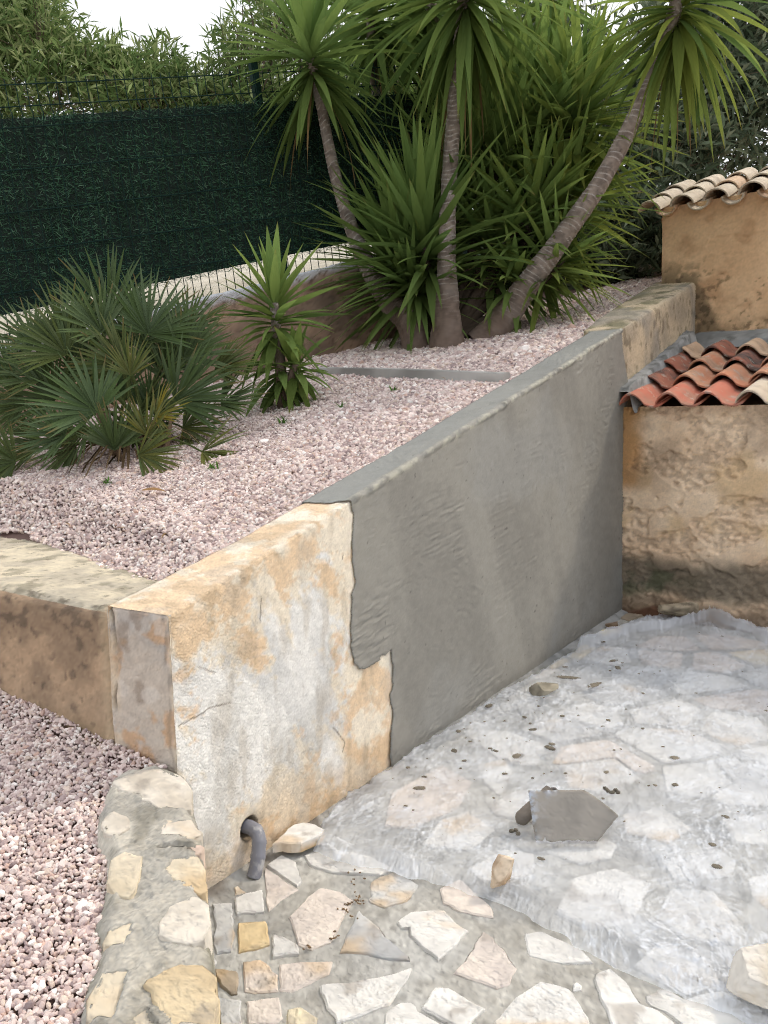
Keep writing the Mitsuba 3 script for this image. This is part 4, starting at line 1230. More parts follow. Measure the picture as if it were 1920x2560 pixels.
def trunk(parent, pts_, radii, seed, label=None, n=480, sides=26, rings=True):
    path = spline(pts_, n)
    d = np.r_[0, np.cumsum(np.linalg.norm(np.diff(path, axis=0), axis=1))]
    rad = .77 * np.interp(np.linspace(0, 1, n), np.linspace(0, 1, len(radii)), radii)
    v, f = tube(path, rad, sides, cap=False)
    dd = np.repeat(d, sides)
    an = np.tile(np.arange(sides) / sides * 2 * np.pi, n)
    pth = np.repeat(path, sides, 0)
    nrmv = (v - pth) / np.linalg.norm(v - pth, axis=1, keepdims=True)
    lump = fb(v * 9, 4, seed) - .5
    bark = fb(v * [50, 50, 26], 4, seed + 1) - .5
    ph = dd / .027 + .35 * np.sin(an * 2 + seed) + 1.6 * fb(v * 8, 2, seed + 2)
    ring = np.exp(-(((ph % 1) - .5) / .085) ** 2) * sst(.38, .58, fb(np.c_[np.cos(an) * 1.2 + np.floor(ph) * 3.1, np.sin(an) * 1.2, np.floor(ph) * 1.7], 3, seed + 3)) * sst(.10, .45, dd)
    v = v + nrmv * (rad.repeat(sides) * (.14 * lump + .15 * bark + .05 * (fb(v * 110, 3, 9) - .5)) + .0022 * ring)[:, None]
    c = cmix(lin(142, 128, 118), lin(108, 96, 88), sst(-.2, .2, bark))
    c = cmix2(c, lin(146, 140, 136), .45 * sst(0, .25, lump))
    c = cmix2(c, lin(196, 190, 186), .7 * ring)
    c = cmix2(c, lin(112, 90, 76), .6 * sst(.5, .1, dd))
    return add('trunk', (v, f), 'mat_wood', parent, label=label, smooth=True, color=c * (.85 + .3 * fb(v * 70, 3, 5))[:, None])


YU = thing('giant_yucca', 'giant yucca with several bare ringed trunks rising from one base and dense sword leaves', 'yucca')
yb_ = on_bed(965, 742)
D_ = yb_[1]
bz = lambda p, dz=-.05: np.array([p[0], p[1], ztop(sn(p)[0]) - .03 + dz])
trunk(YU, [bz(yb_, -.06), px3(966, 690, D_), px3(965, 600, D_), px3(970, 400, D_ + .02), px3(985, 200, D_), px3(1001, 10, D_ - .03), px3(1005, -60, D_ - .05)], [.145, .095, .070, .062, .058, .055, .052, .05, .045], 301, 'straight middle trunk with pale leaf scars', n=560)
trunk(YU, [bz(yb_ + [-.17, .12, 0], -.06), px3(885, 700, D_ + .15), px3(845, 655, D_ + .25), px3(780, 545, D_ + .3), px3(722, 370, D_ + .3), px3(690, 210, D_ + .25), px3(667, 110, D_ + .2)], [.12, .10, .085, .06, .048, .044, .04, .036], 302, 'slender trunk leaning left')
trunk(YU, [bz(yb_ + [.20, .10, 0], -.06), px3(1090, 685, D_ + .08), px3(1130, 628, D_ + .05), px3(1210, 520, D_ - .05), px3(1310, 372, D_ - .15), px3(1400, 185, D_ - .25), px3(1458, 20, D_ - .3), px3(1470, -30, D_ - .3)], [.125, .108, .09, .078, .070, .064, .058, .054, .05, .047], 303, 'thick grey trunk leaning right')
trunk(YU, [bz(yb_ + [-.05, .35, 0], -.1), px3(905, 600, D_ + .6), px3(860, 400, D_ + .8), px3(830, 280, D_ + .9), px3(806, 150, D_ + .9), px3(800, 40, D_ + .9)], [.06, .055, .045, .04, .04, .036], 304, n=90)
trunk(YU, [bz(yb_ + [.02, .4, 0], -.1), px3(975, 500, D_ + .7), px3(968, 200, D_ + .9), px3(940, 60, D_ + .9), px3(925, -20, D_ + .9)], [.07, .06, .055, .05, .045], 305, n=90)
heads = [  # head, axis, leaves, length, width, first and last angle from the axis, droop, paleness, dead leaves
    (px3(668, 95, D_ + .2), (-.1, 0, 1), 74, .56, .052, 8, 150, .5, .15, 3), (px3(1004, -70, D_ - .05), (0, 0, 1), 84, .74, .062, 20, 168, .7, .3, 5),
    (px3(1478, -30, D_ - .3), (.15, 0, 1), 78, .62, .055, 10, 165, .8, .75, 3), (px3(800, 0, D_ + .9), (-.1, 0, 1), 78, .70, .055, 10, 158, .7, .1, 3),
    (px3(925, -30, D_ + .9), (0, 0, 1), 66, .70, .055, 20, 165, .7, .2, 2), (px3(1180, -40, D_ + .9), (0, 0, 1), 40, .66, .055, 40, 165, .7, .4, 0),
    (px3(905, 490, D_ + .15), (-.25, -.15, 1), 62, .62, .062, 6, 105, .25, .1, 0), (px3(850, 550, D_ + .35), (-.5, -.15, .8), 52, .58, .055, 6, 105, .25, .1, 0),
    (px3(1080, 290, D_ + .5), (.05, -.1, 1), 64, .68, .066, 6, 110, .25, .15, 0), (px3(1175, 230, D_ + .6), (.12, -.05, 1), 60, .66, .066, 6, 110, .25, .35, 0),
    (px3(1065, 520, D_ + .35), (.05, -.35, .8), 50, .50, .055, 8, 110, .4, .15, 0), (px3(1150, 450, D_ + .25), (.15, -.25, 1), 56, .52, .060, 8, 115, .4, .3, 0),
    (px3(1260, 215, D_ + .4), (.35, 0, 1), 56, .60, .060, 6, 120, .3, .55, 0), (px3(1110, 600, D_ + .12), (-.1, -.5, .7), 20, .32, .055, 10, 120, .7, .3, 0),
    (px3(1235, 420, D_ + .35), (.6, -.1, .7), 48, .50, .050, 8, 110, .35, .7, 0), (px3(880, 615, D_ + .2), (-.5, -.35, .5), 40, .46, .05, 10, 115, .5, .1, 0),
    (px3(1000, 370, D_ + .7), (0, 0, 1), 54, .68, .062, 6, 100, .2, .1, 0), (px3(1215, 560, D_ + .1), (.5, -.3, .6), 34, .42, .048, 10, 115, .5, .5, 0), (px3(930, 560, D_ + .45), (-.2, -.4, .8), 44, .5, .055, 10, 115, .4, .1, 0)]
lv = []
for i, (h_, ax, n_, L_, w_, a0, a1, dr_, pl_, dd_) in enumerate(heads):
    lv += rosette(h_, ax, int(n_ * (2.1 if i >= 6 else 1.5)), L_ * (1.22 if i >= 6 else 1.06), w_ * (.86 if i >= 6 else .98), a0, a1, 400 + i, dr_, pl_, dd_)
    if i >= 6:
        c_ = bz(yb_ + [0, .1, 0], 0)
        v, f = tube(spline([c_, lerp(c_, np.asarray(h_), .5) + [0, .05, -.08], np.asarray(h_) - nrm(ax) * .12, np.asarray(h_)], 14), np.linspace(.035, .02, 14), 8)
        add('shoot', (v, f), 'mat_wood', YU, smooth=True, color=np.tile(lin(78, 66, 56), (len(v), 1)))
add_leaves(YU, lv, 'mat_leaf')

SY = thing('young_yucca', 'small young yucca with upright bright green leaves, right of the fan palm', 'yucca')
sb = on_bed(610, 875)
trunk(SY, [sb - [0, 0, .04], px3(607, 800, sb[1]), px3(598, 720, sb[1]), px3(592, 655, sb[1])], [.045, .034, .032, .03, .026], 310, n=70, sides=16)
v, f = tube(spline([sb + [.04, -.02, .02], px3(628, 820, sb[1] - .04), px3(640, 785, sb[1] - .05)], 12), np.linspace(.022, .016, 12), 10)
add('shoot', (v, f), 'mat_wood', SY, smooth=True, color=np.tile(lin(112, 96, 84), (len(v), 1)))
lv = rosette(px3(592, 640, sb[1]), (-.02, -.1, 1), 34, .345, .047, 4, 88, 430, .22, .35)
lv += rosette(px3(596, 690, sb[1]), (0, -.1, 1), 40, .29, .046, 55, 140, 431, .9, .2)
lv += rosette(px3(640, 785, sb[1] - .05), (.15, -.2, 1), 26, .24, .046, 6, 130, 432, 1.1, .35)
lv += rosette(px3(606, 790, sb[1]), (0, -.1, 1), 30, .24, .042, 65, 150, 433, 1.2, .05)
add_leaves(SY, lv, 'mat_leaf')


# fan palm
def frond(hub, mdir, ndir, R_, n, spread, seed, gone=0.0, fold=.25, yellow=0.0, cup=.25):
    r = np.random.default_rng(seed)
    m = nrm(mdir)
    nd = nrm(np.asarray(ndir) - np.dot(ndir, m) * m)
    l = np.cross(nd, m)
    V, Fc, C = [], [], []
    cnt = 0
    for k in range(n):
        if r.uniform() < gone:
            continue
        q = (k + .5) / n * 2 - 1
        an = q * spread + r.normal() * .03
        d0 = m * math.cos(an) + l * math.sin(an) + nd * cup * (abs(q) ** 1.5) + nd * r.normal() * .05
        d0 = nrm(d0)
        L_ = R_ * (1 - .22 * q * q) * r.uniform(.9, 1.06)
        ts = np.array([0, .38, .72, 1])
        cur, p = d0.copy(), [np.asarray(hub, float)]
        for j in range(3):
            cur = nrm(cur + np.array([0, 0, -.035 * j * r.uniform(.3, 1.6)]))
            p.append(p[-1] + cur * L_ * (ts[j + 1] - ts[j]))
        p = np.array(p)
        side = nrm(np.cross(cur, nd))
        w = np.array([.002, .0078, .0050, .0006]) * (R_ / .27) * r.uniform(.85, 1.15)
        fo = nd * fold
        V.append(np.stack([p - side * w[:, None] + w[:, None] * fo * 2.2, p, p + side * w[:, None] + w[:, None] * fo * 2.2], 1).reshape(-1, 3))
        i = np.arange(3)[:, None] * 3
        Fc.append(np.vstack([np.hstack([i, i + 1, i + 4, i + 3]), np.hstack([i + 1, i + 2, i + 5, i + 4])]) + cnt)
        g_ = lerp(np.array([.098, .140, .078]), np.array([.072, .112, .042]), r.uniform())
        g_ = lerp(g_, np.array([.24, .19, .03]), yellow * r.uniform(.2, 1))
        c = np.repeat(g_[None] * np.array([.8, 1, 1.15, 1.25])[:, None], 3, 0)
        if r.uniform() < .25:
            c[-3:] = [.22, .15, .07]
        C.append(c)
        cnt += 12
    return np.vstack(V), tri(np.vstack(Fc)), np.vstack(C)


PA = thing('fan_palm', 'bushy dwarf fan palm with grey-green fronds growing at the left of the gravel bed', 'palm')
pb_ = on_bed(285, 985)
pbase = np.array([pb_[0], pb_[1] + .1, pb_[2]])
cp = lambda x, y, yy: at_y(x / 2.514, 640 + y / 2.514, yy)
FR = [(690, 380, -.15, 1, 385, .1, 0), (640, 480, -.7, .75, 340, -.1, .05), (930, 490, .25, 1, 385, -.05, 0), (430, 530, -.6, .8, 360, .0, .1), (420, 620, -.75, .6, 350, -.05, .15), (300, 760, -.9, .5, 330, .05, .1), (610, 980, -.6, .55, 430, -.3, 0),
      (820, 750, .05, 1, 230, -.25, .35), (780, 690, -.85, .5, 330, -.15, .2), (1150, 640, .6, .6, 335, -.05, .05), (1180, 460, .7, .7, 280, .1, .1), (1100, 910, .7, .5, 400, -.1, 0), (1350, 720, .9, .35, 280, .05, .3), (1390, 930, .85, .3, 285, .0, .1),
      (410, 1130, -1, .25, 300, -.25, 0), (720, 1220, .0, .9, 300, -.3, .05), (930, 1130, .05, .7, 250, -.35, .5), (870, 1250, .7, -.05, 280, -.4, .35), (1270, 1230, .95, -.2, 330, -.3, .45), (160, 930, -1, .2, 300, .1, .1), (100, 1290, -1, .05, 300, -.05, .15),
      (520, 760, -.2, 1, 270, .05, 0), (830, 560, .1, 1, 330, .2, .05), (1000, 700, .4, .9, 320, .2, 0), (560, 1080, -.4, -.6, 260, -.2, .1), (220, 560, -.5, .9, 300, .2, .05), (350, 900, -.7, .7, 330, .05, .05), (960, 980, .5, .8, 330, .1, 0), (700, 900, -.1, 1, 330, .1, 0),
      (260, 1180, -.9, -.1, 300, .1, .2), (1150, 1080, .9, .1, 300, .05, .3), (480, 1190, -.8, -.1, 320, .0, .15), (80, 760, -.8, .6, 300, .2, 0), (980, 1010, .6, .35, 260, -.3, .9), (560, 640, -.4, .9, 330, .15, .05), (1060, 780, .2, .95, 300, .1, .05)]
rp = np.random.default_rng(15)
for i, (x, y, dx, dy, R_, dyy, yl) in enumerate(FR):
    yy = pbase[1] + dyy
    hub = cp(x, y, yy)
    md = RT * dx - DN * dy + np.array([0, -1, 0]) * rp.uniform(-.15, .35)
    nd = np.array([0, -1, 0]) + np.array([rp.normal() * .5, 0, .55 + rp.normal() * .4])
    Rm = 1.08 * R_ / 2.514 / F * (yy + .1)
    v, f, c = frond(hub, md, nd, Rm, int(rp.integers(28, 38)), rp.uniform(1.1, 1.75), 500 + i, gone=.08 + .25 * (yl > .3), yellow=yl, cup=rp.uniform(.05, .5), fold=.3)
    k_ = add('frond', (v, f), 'mat_palm', PA, smooth=True, color=c, label={16: 'half yellowed frond at the front of the palm', 18: 'sparse frond lying low over the gravel', 33: 'yellow frond in the middle'}.get(i))
    st = pbase + np.array([rp.normal() * .05, rp.normal() * .05, .03 + .18 * max(0, hub[2] - pbase[2])])
    mid_ = lerp(st, hub, .55) + np.array([0, 0, .05]) + (hub - st) * 0
    v, f = tube(spline([st, mid_, hub], 9), np.linspace(.0065, .0035, 9), 6)
    add('petiole', (v, f), 'mat_palm', PA, smooth=True, color=np.tile(np.array([.10, .13, .05]) * rp.uniform(.7, 1.3), (len(v), 1)))
for i in range(16):
    a_ = rp.uniform(0, 6.28)
    q_ = rp.uniform(.02, .13)
    st = pbase + np.array([math.cos(a_) * q_, math.sin(a_) * q_, -.02])
    v, f = tube(spline([st, st + [math.cos(a_) * .03, math.sin(a_) * .03, .09], st + [math.cos(a_) * .07 + rp.normal() * .02, math.sin(a_) * .07, rp.uniform(.15, .26)]], 8), np.linspace(.013, .006, 8), 7)
    add('stub', (v, f), 'mat_wood', PA, smooth=True, color=np.tile(lin(120, 100, 80) * rp.uniform(.6, 1.2), (len(v), 1)))
dv_ = []
mb = MB()
for i in range(90):
    a_ = rp.uniform(0, 6.28)
    st = pbase + np.array([math.cos(a_) * .1 - .03, math.sin(a_) * .1, rp.uniform(.0, .14)])
    v, f, t = leaf_strip(st, [math.cos(a_), math.sin(a_), rp.uniform(-.5, .4)], rp.uniform(.2, .42), .012, 1.0, 900 + i, segs=4)
    mb.add(v, f, np.array([.17, .12, .07]) * rp.uniform(.35, 1.1))
add('dead_thatch', mb.mesh(), 'mat_palm', PA, smooth=True, color=mb.col(), kind='stuff', label='dry brown thatch of dead leaves around the palm base')


# shrubs behind the fence and hedge on the right
def shrub(name, label, cat, base, blobs, n, L_, w_, pal, seed, group=None, sprays=.3, upness=.45):
    r = np.random.default_rng(seed)
    root = thing(name, label, cat, group)
    base = np.asarray(base, float)
    ctr_ = np.array([b_[0] for b_ in blobs])
    rad = np.array([b_[1] for b_ in blobs])
    wts = np.array([np.prod(q_) for q_ in rad]) ** .8
    k = r.choice(len(blobs), n // 9, p=wts / wts.sum())
    dirs = r.normal(size=(len(k), 3))
    dirs /= np.linalg.norm(dirs, axis=1, keepdims=True)
    tips = ctr_[k] + dirs * rad[k] * (r.uniform(.25, 1.08, (len(k), 1)) ** .5)
    # leaves stand in whorls along the shoot tips
    out = dirs * .6 + [0, 0, upness] + r.normal(size=dirs.shape) * .35
    out /= np.linalg.norm(out, axis=1, keepdims=True)
    m = 9
    P_ = np.repeat(tips, m, 0) - np.repeat(out, m, 0) * r.uniform(0, .22, (len(k) * m, 1)) * L_ / .14
    d = np.repeat(out, m, 0) * .8 + r.normal(size=(len(k) * m, 3)) * .62
    d /= np.linalg.norm(d, axis=1, keepdims=True)
    sd = np.cross(d, r.normal(size=d.shape))
    sd /= np.linalg.norm(sd, axis=1, keepdims=True)
    nn = np.cross(sd, d)
    LL = L_ * r.uniform(.6, 1.15, (len(d), 1))
    WW = w_ * r.uniform(.75, 1.2, (len(d), 1))
    tip = P_ + d * LL + np.array([0, 0, -1]) * LL * r.uniform(0, .25, (len(d), 1))
    mid_ = P_ + d * LL * .45
    v = np.stack([P_, mid_ - sd * WW * .5 + nn * WW * .12, mid_, mid_ + sd * WW * .5 + nn * WW * .12, tip], 1).reshape(-1, 3)
    f = (np.arange(len(d)) * 5)[:, None, None] + np.array([[0, 2, 1], [0, 3, 2], [1, 2, 4], [2, 3, 4]])[None]
    pal = np.array(pal)
    cc_ = pal[r.choice(len(pal), len(d))] * r.uniform(.7, 1.25, (len(d), 1))
    add('crown', (v, f.reshape(-1, 3)), 'mat_bush', root, kind='stuff', smooth=False, color=np.repeat(cc_, 5, 0))
    # stems
    for q in range(min(14, len(blobs) * 4)):
        t_ = tips[r.integers(len(tips))]
        b0 = base + np.array([r.normal() * .12, r.normal() * .08, 0])
        v, f = tube(spline([b0, lerp(b0, t_, .5) + np.array([0, 0, .12]), t_], 10), np.linspace(.018, .004, 10), 6)
        add('stem', (v, f), 'mat_wood', root, smooth=True, color=np.tile(lin(120, 106, 92) * r.uniform(.6, 1.1), (len(v), 1)))
    mb = MB()
    for q in range(len(k) // 5):
        t_ = tips[q * 5 % len(tips)]
        a_ = lerp(ctr_[k[q * 5 % len(tips)]], t_, .25) - [0, 0, .15]
        v, f = tube([a_, lerp(a_, t_, .6) + r.normal(size=3) * .02, t_], [.006, .004, .002], 4, False)
        mb.add(v, f, lin(110, 98, 80))
    add('twigs', mb.mesh(), 'mat_wood', root, kind='stuff', smooth=True, color=mb.col())
    return root


OLE = [(.19, .27, .10), (.27, .34, .14), (.14, .22, .08), (.36, .42, .20), (.15, .23, .08)]
HED = [(.14, .185, .12), (.19, .23, .15), (.10, .14, .085), (.25, .285, .20), (.15, .19, .13)]


def bl(u, v, y, rx, rz_, ry=.5):
    return (px3(u, v, y), (rx, ry, rz_))


shrub('oleander_bush', 'sunlit yellow-green oleander bush behind the fence at the far left', 'bush', px3(60, 420, 7.4), [bl(-60, 60, 7.4, .55, .7), bl(85, 70, 7.3, .42, .52), bl(195, 145, 7.4, .38, .22), bl(100, 190, 7.2, .7, .25), bl(-120, 180, 7.2, .6, .5), bl(40, 20, 7.7, .4, .35)], 11470, .135, .020, OLE, 611)
shrub('oleander_bush', 'lower oleander bush behind the fence, below the gap of bright sky', 'bush', px3(330, 400, 7.5), [bl(300, 170, 7.4, .45, .30), bl(375, 170, 7.4, .32, .28), bl(250, 150, 7.5, .28, .26), bl(420, 200, 7.3, .38, .2), bl(330, 200, 7.2, .5, .2)], 5890, .135, .020, OLE, 612)
shrub('oleander_bush', 'loose oleander bush behind the fence post, right of the sky gap', 'bush', px3(560, 380, 7.6), [bl(580, 110, 7.6, .45, .55), bl(500, 150, 7.5, .25, .36), bl(660, 140, 7.6, .5, .6), bl(600, 30, 7.8, .4, .4), bl(540, 200, 7.4, .6, .2)], 5270, .135, .020, OLE, 613)
shrub('oleander_bush', 'oleander bush seen through the yucca leaves beyond the fence', 'bush', px3(850, 360, 8.2), [bl(800, 150, 8.2, .7, .6), bl(930, 120, 8.2, .6, .8), bl(1050, 80, 8.3, .6, .9), bl(820, 220, 8.0, .9, .4), bl(980, 240, 8.2, .8, .4)], 9100, .135, .020, OLE, 614)
shrub('hedge_bush', 'tall dark hedge bush behind the yucca and the leaning trunk', 'bush', px3(1220, 560, 8.1), [bl(1180, 180, 8.0, .8, 1.0), bl(1220, 420, 7.9, .7, .6), bl(1330, 320, 7.7, .6, .9), bl(1300, 500, 7.5, .5, .5), bl(1130, 380, 8.2, .7, .7)], 9500, .15, .034, HED, 621)
shrub('hedge_bush', 'tall grey-green hedge bush behind the upper shed roof at the top right', 'bush', px3(1500, 480, 8.2), [bl(1480, 150, 8.0, .7, .9), bl(1420, 330, 7.7, .6, .7), bl(1560, 280, 8.0, .6, .6), bl(1640, 120, 8.2, .7, .9), bl(1400, 470, 7.4, .45, .45), bl(1720, 250, 8.2, .7, .8), bl(1560, 40, 8.4, .8, .6)], 13000, .15, .034, HED, 622)
shrub('hedge_bush', 'low hedge bush filling the shade left of the upper shed', 'bush', px3(1370, 560, 7.5), [bl(1340, 500, 7.35, .5, .42), bl(1250, 535, 7.4, .5, .32), bl(1400, 510, 7.5, .35, .4), bl(1120, 560, 7.6, .6, .3), bl(1330, 560, 7.2, .4, .15)], 8000, .14, .034, HED, 623)
# weeds
for i, (u, v_, n_, L_) in enumerate([(848, 842, 9, .05), (735, 880, 7, .06), (612, 912, 12, .05), (233, 1042, 10, .03), (460, 1010, 8, .05)]):
    b_ = on_bed(u, v_)
    mb = MB()
    r = np.random.default_rng(700 + i)
    for q in range(n_):
        a_ = q * 2.4
        v, f, t = leaf_strip(b_ + [r.normal() * .01, r.normal() * .01, -.005], [math.cos(a_), math.sin(a_), r.uniform(.4, 1.6)], L_ * r.uniform(.7, 1.4), .008, .6, 710 + q, segs=3)
        mb.add(v, f, np.array([.09, .19, .04]) * r.uniform(.8, 1.4))
    add('weed', mb.mesh(), 'mat_leaf', label=['small weed growing beside the timber board', 'thin weed in the gravel below the timber board', 'small weed right below the young yucca', 'tiny bright weed at the foot of the fan palm', 'weed growing right of the fan palm base'][i], cat='weed', smooth=True, color=mb.col())
b_ = on_bed(330, 1067) + [0, 0, .012]
v, f, t = leaf_strip(b_ - [.035, 0, 0], [1, .1, .12], .085, .032, .5, 777, segs=6, fold=.5)
add('dry_leaf', (v, f), 'mat_leaf', label='curled dry brown leaf on the gravel in front of the palm', cat='leaf', smooth=True, color=np.tile([.42, .27, .14], (len(v), 1)))

# ---------------------------------------------------------------- plastic sheet and the things on it
def film_opacity(p):
    o = 0.26 + 0.22 * smoothstep(0.42, 0.70, fbm(p.x * 6, p.y * 6, 0.5, 4))
    for k, (ca, sa) in enumerate(((.95, .31), (.31, .95), (.74, -.67), (.1, 1.0))):          # creases: thin streaks where the film is doubled
        a, b = p.x * ca + p.y * sa, p.y * ca - p.x * sa
        m = smoothstep(.48, .62, noise(p.x * 7 + 3 * k, p.y * 7, k + .5))
        o += 0.32 * m * smoothstep(.055, .0, dr.abs(fbm(a * 16 + 9 * k, b * 70, k + 2.5, 2) - 0.5))
    return dr.minimum(o, 0.85)


scene['mat_film'] = {'type': 'mask', 'opacity': proc(lambda p, n, uv: film_opacity(p)),
                     'bsdf': {'type': 'bumpmap', 'scale': 0.011, 'arbitrary': proc(lambda p, n, uv: fbm(p.x * 70 + 25 * noise(p.x * 5, p.y * 5, 0.3), p.y * 30 + 25 * noise(p.x * 5 + 9, p.y * 5, 0.7), 0.5, 3) + 0.7 * dr.abs(fbm(p.x * 24 + p.y * 9, p.y * 40 - p.x * 14, 2.5, 3) - 0.5), 1e-3),
                              'bsdf': {'type': 'principledthin', 'base_color': rgb((.86, .905, .98)), 'roughness': 0.10, 'diff_trans': 0.45, 'eta': 1.5, 'spec_trans': 0.0}}}
dz = lambda u, v: at_z(u * K, v * K, .012)[:2]
film_px = [(692, 1786), (728, 1745), (780, 1705), (845, 1657), (905, 1617), (985, 1563), (1010, 1548), (1080, 1500), (1150, 1463), (1215, 1424), (1285, 1393), (1330, 1363), (1372, 1343), (1440, 1328), (1520, 1337), (1600, 1333), (1659, 1343), (1800, 1370), (2000, 1420),
           (2250, 1700), (2300, 2300), (1720, 2300), (1655, 2232), (1590, 2194), (1500, 2160), (1420, 2127), (1330, 2088), (1250, 2040), (1170, 2000), (1130, 1973), (1060, 1940), (960, 1906), (880, 1893), (829, 1873), (760, 1866), (700, 1850), (676, 1838)]
fp = Polygon([tuple(dz(*q_)) for q_ in film_px]).buffer(0)
fp = Polygon(fp.exterior.segmentize(.015).coords)
r9 = np.random.default_rng(9)
ring_ = np.array(fp.exterior.coords)[:-1]
ring_ += (np.c_[fb(np.c_[ring_ * 26, ring_[:, :1] * 0], 4, 1), fb(np.c_[ring_ * 26, ring_[:, :1] * 0], 4, 2)] - .5) * .03
fp = Polygon(ring_).buffer(0)
x0, y0, x1, y1 = fp.bounds
hgrid = .0076
gx, gy = np.meshgrid(np.arange(x0 - .02, min(x1, 2.6), hgrid), np.arange(y0 - .02, y1 + .02, hgrid), indexing='ij')
fx = np.c_[gx.ravel(), gy.ravel()]
ins = shapely.contains_xy(fp, fx[:, 0], fx[:, 1])
ff = grid_faces(*gx.shape)
ff = ff[ins[ff].any(1)]
used = np.zeros(len(fx), bool)
used[ff.ravel()] = True
mv = np.where(used & ~ins)[0]
npt = shapely.line_interpolate_point(fp.exterior, shapely.line_locate_point(fp.exterior, shapely.points(fx[mv])))
fx[mv] = np.c_[shapely.get_x(npt), shapely.get_y(npt)]


def wp_n(p):
    return sn(np.c_[p, 0 * p[:, 0]])[1]


def seg_d(p, path):
    ls_ = shapely.LineString(path)
    return shapely.distance(ls_, shapely.points(p))


edge_f = shapely.distance(fp.exterior, shapely.points(fx))
ridge = lambda q_, s_: np.abs(fb(q_, 4, s_) - .5)
p3_ = np.c_[fx, 0 * fx[:, 0]]
zf_ = .013 + .010 * fb(p3_ * 4, 3, 231) + .012 * np.exp(-ridge(p3_ * [5, 3, 0], 232) / .035) * fb(p3_ * 2, 2, 233) + .006 * np.exp(-ridge(p3_ * [13, 8, 0], 234) / .04) + .0045 * np.exp(-ridge(p3_ * [34, 18, 0], 235) / .05) + .003 * fb(p3_ * [60, 34, 0], 3, 238)
# taut folds fanning out from the weighed down corners
for (cx, cy), amp in (((1475, 1345), .020), ((690, 1800), .012), ((1640, 2190), .022), ((1172, 1506), .010)):
    c_ = dz(cx, cy)
    d_ = fx - c_
    rr_ = np.linalg.norm(d_, axis=1)
    th_ = np.arctan2(d_[:, 1], d_[:, 0])
    w_ = fb(np.c_[th_ * 9, rr_ * .8, 0 * rr_], 4, int(cx))
    zf_ += amp * np.exp(-np.abs(w_ - .5) / .05) * np.exp(-rr_ / .45) * np.minimum(rr_ / .08, 1)
fold = [tuple(dz(1255, 1420)), tuple(dz(1370, 1378)), tuple(dz(1470, 1362)), tuple(dz(1530, 1348)), tuple(dz(1600, 1372)), tuple(dz(1680, 1400)), tuple(dz(1900, 1440))]
zf_ += .07 * np.exp(-(seg_d(fx, fold) / .016) ** 2) * (.5 + fb(p3_ * [7, 7, 0], 3, 236))
fold2 = [tuple(dz(1540, 1340)), tuple(dz(1600, 1338)), tuple(dz(1680, 1352)), tuple(dz(1800, 1385))]
zf_ += .075 * np.exp(-(seg_d(fx, fold2) / .026) ** 2) * (.4 + 1.2 * fb(p3_ * [6, 6, 0], 3, 237))
low = [tuple(dz(*q_)) for q_ in film_px[22:35]]
zf_ += .005 * np.exp(-((seg_d(fx, low) - .012) / .012) ** 2) + .007 * np.exp(-((seg_d(fx, low) - .055) / .012) ** 2) * fb(p3_ * 9, 2, 3) * 1.6
zf_ = np.where(wp_n(fx) > .25, .007 + (zf_ - .007) * sst(-.004, .05, edge_f), np.where(edge_f < .004, np.minimum(zf_, .012), zf_))
filmz = lambda p: float(zf_[np.argmin(((fx - np.asarray(p)[:2]) ** 2).sum(1))])
add('plastic_sheet', (np.c_[fx, zf_], ff), 'mat_film', label='crinkled clear plastic sheet spread over the patio to catch mortar', cat='sheet', smooth=True)

# mortar dropped along the wall and spattered over the sheet
fillet('mortar_lip', wp(.86, .006, -.006), wp(3.17, .006, -.006), N, .042, .022, 241, RW, label='pale mortar droppings along the foot of the wall')


def blob_mesh(items, seed):
    r = np.random.default_rng(seed)
    m_ = trimesh.creation.icosphere(subdivisions=2 if len(items) < 9 else 1)
    bv, bf = np.array(m_.vertices), np.array(m_.faces)
    mb = MB()
    for (p, rx, ry, rz_) in items:
        a_ = r.uniform(0, 3.1)
        v = bv * (1 + .9 * (fb(bv * 1.6 + r.uniform(0, 50, 3), 3, 1)[:, None] - .5)) * [rx, ry, rz_]
        v = np.c_[v[:, 0] * math.cos(a_) - v[:, 1] * math.sin(a_), v[:, 0] * math.sin(a_) + v[:, 1] * math.cos(a_), v[:, 2]]
        mb.add(v + p, bf, lin(128, 120, 106) * r.uniform(.62, 1.05))
    return mb


items = []
ra = np.random.default_rng(88)
while len(items) < 260:
    u, v_ = ra.uniform(830, 1660), ra.uniform(1370, 1880)
    p = dz(u, v_)
    s, n = sn(np.r_[p, 0])
    dens = math.exp(-max(n - .12, 0) / .30) * (1 if s > .75 else .3) + .03
    if ra.uniform() > dens or not fp.contains(shapely.Point(p)) or n < .05:
        continue
    q_ = .0021 * ra.lognormal(0, .8)
    q_ = min(q_, .013)
    items.append((np.r_[p, filmz(p) + q_ * .1], q_ * ra.uniform(1, 1.7), q_, min(q_ * .35, .0028)))
mb = blob_mesh(items, 3)
add('mortar_spatter', mb.mesh(), 'mat_mineral', label='grey mortar spatter dried in drops across the plastic sheet', kind='stuff', smooth=True, color=mb.col())
flatp = [(c6, 905, 840, .045, .018), (c6, 790, 808, .05, .016), (c6, 990, 735, .024, .012), (c6, 1010, 765, .028, .012), (c6, 660, 862, .022, .012), (c6, 455, 938, .018, .012), (c8, 580, 45, .022, .016), (c8, 720, 15, .022, .012)]
items = []
for fn, x, y, a_, b__ in flatp:
    p = fn(x, y)[:2]
    items.append((np.r_[p, filmz(p) + .0005], a_, b__, .0035))
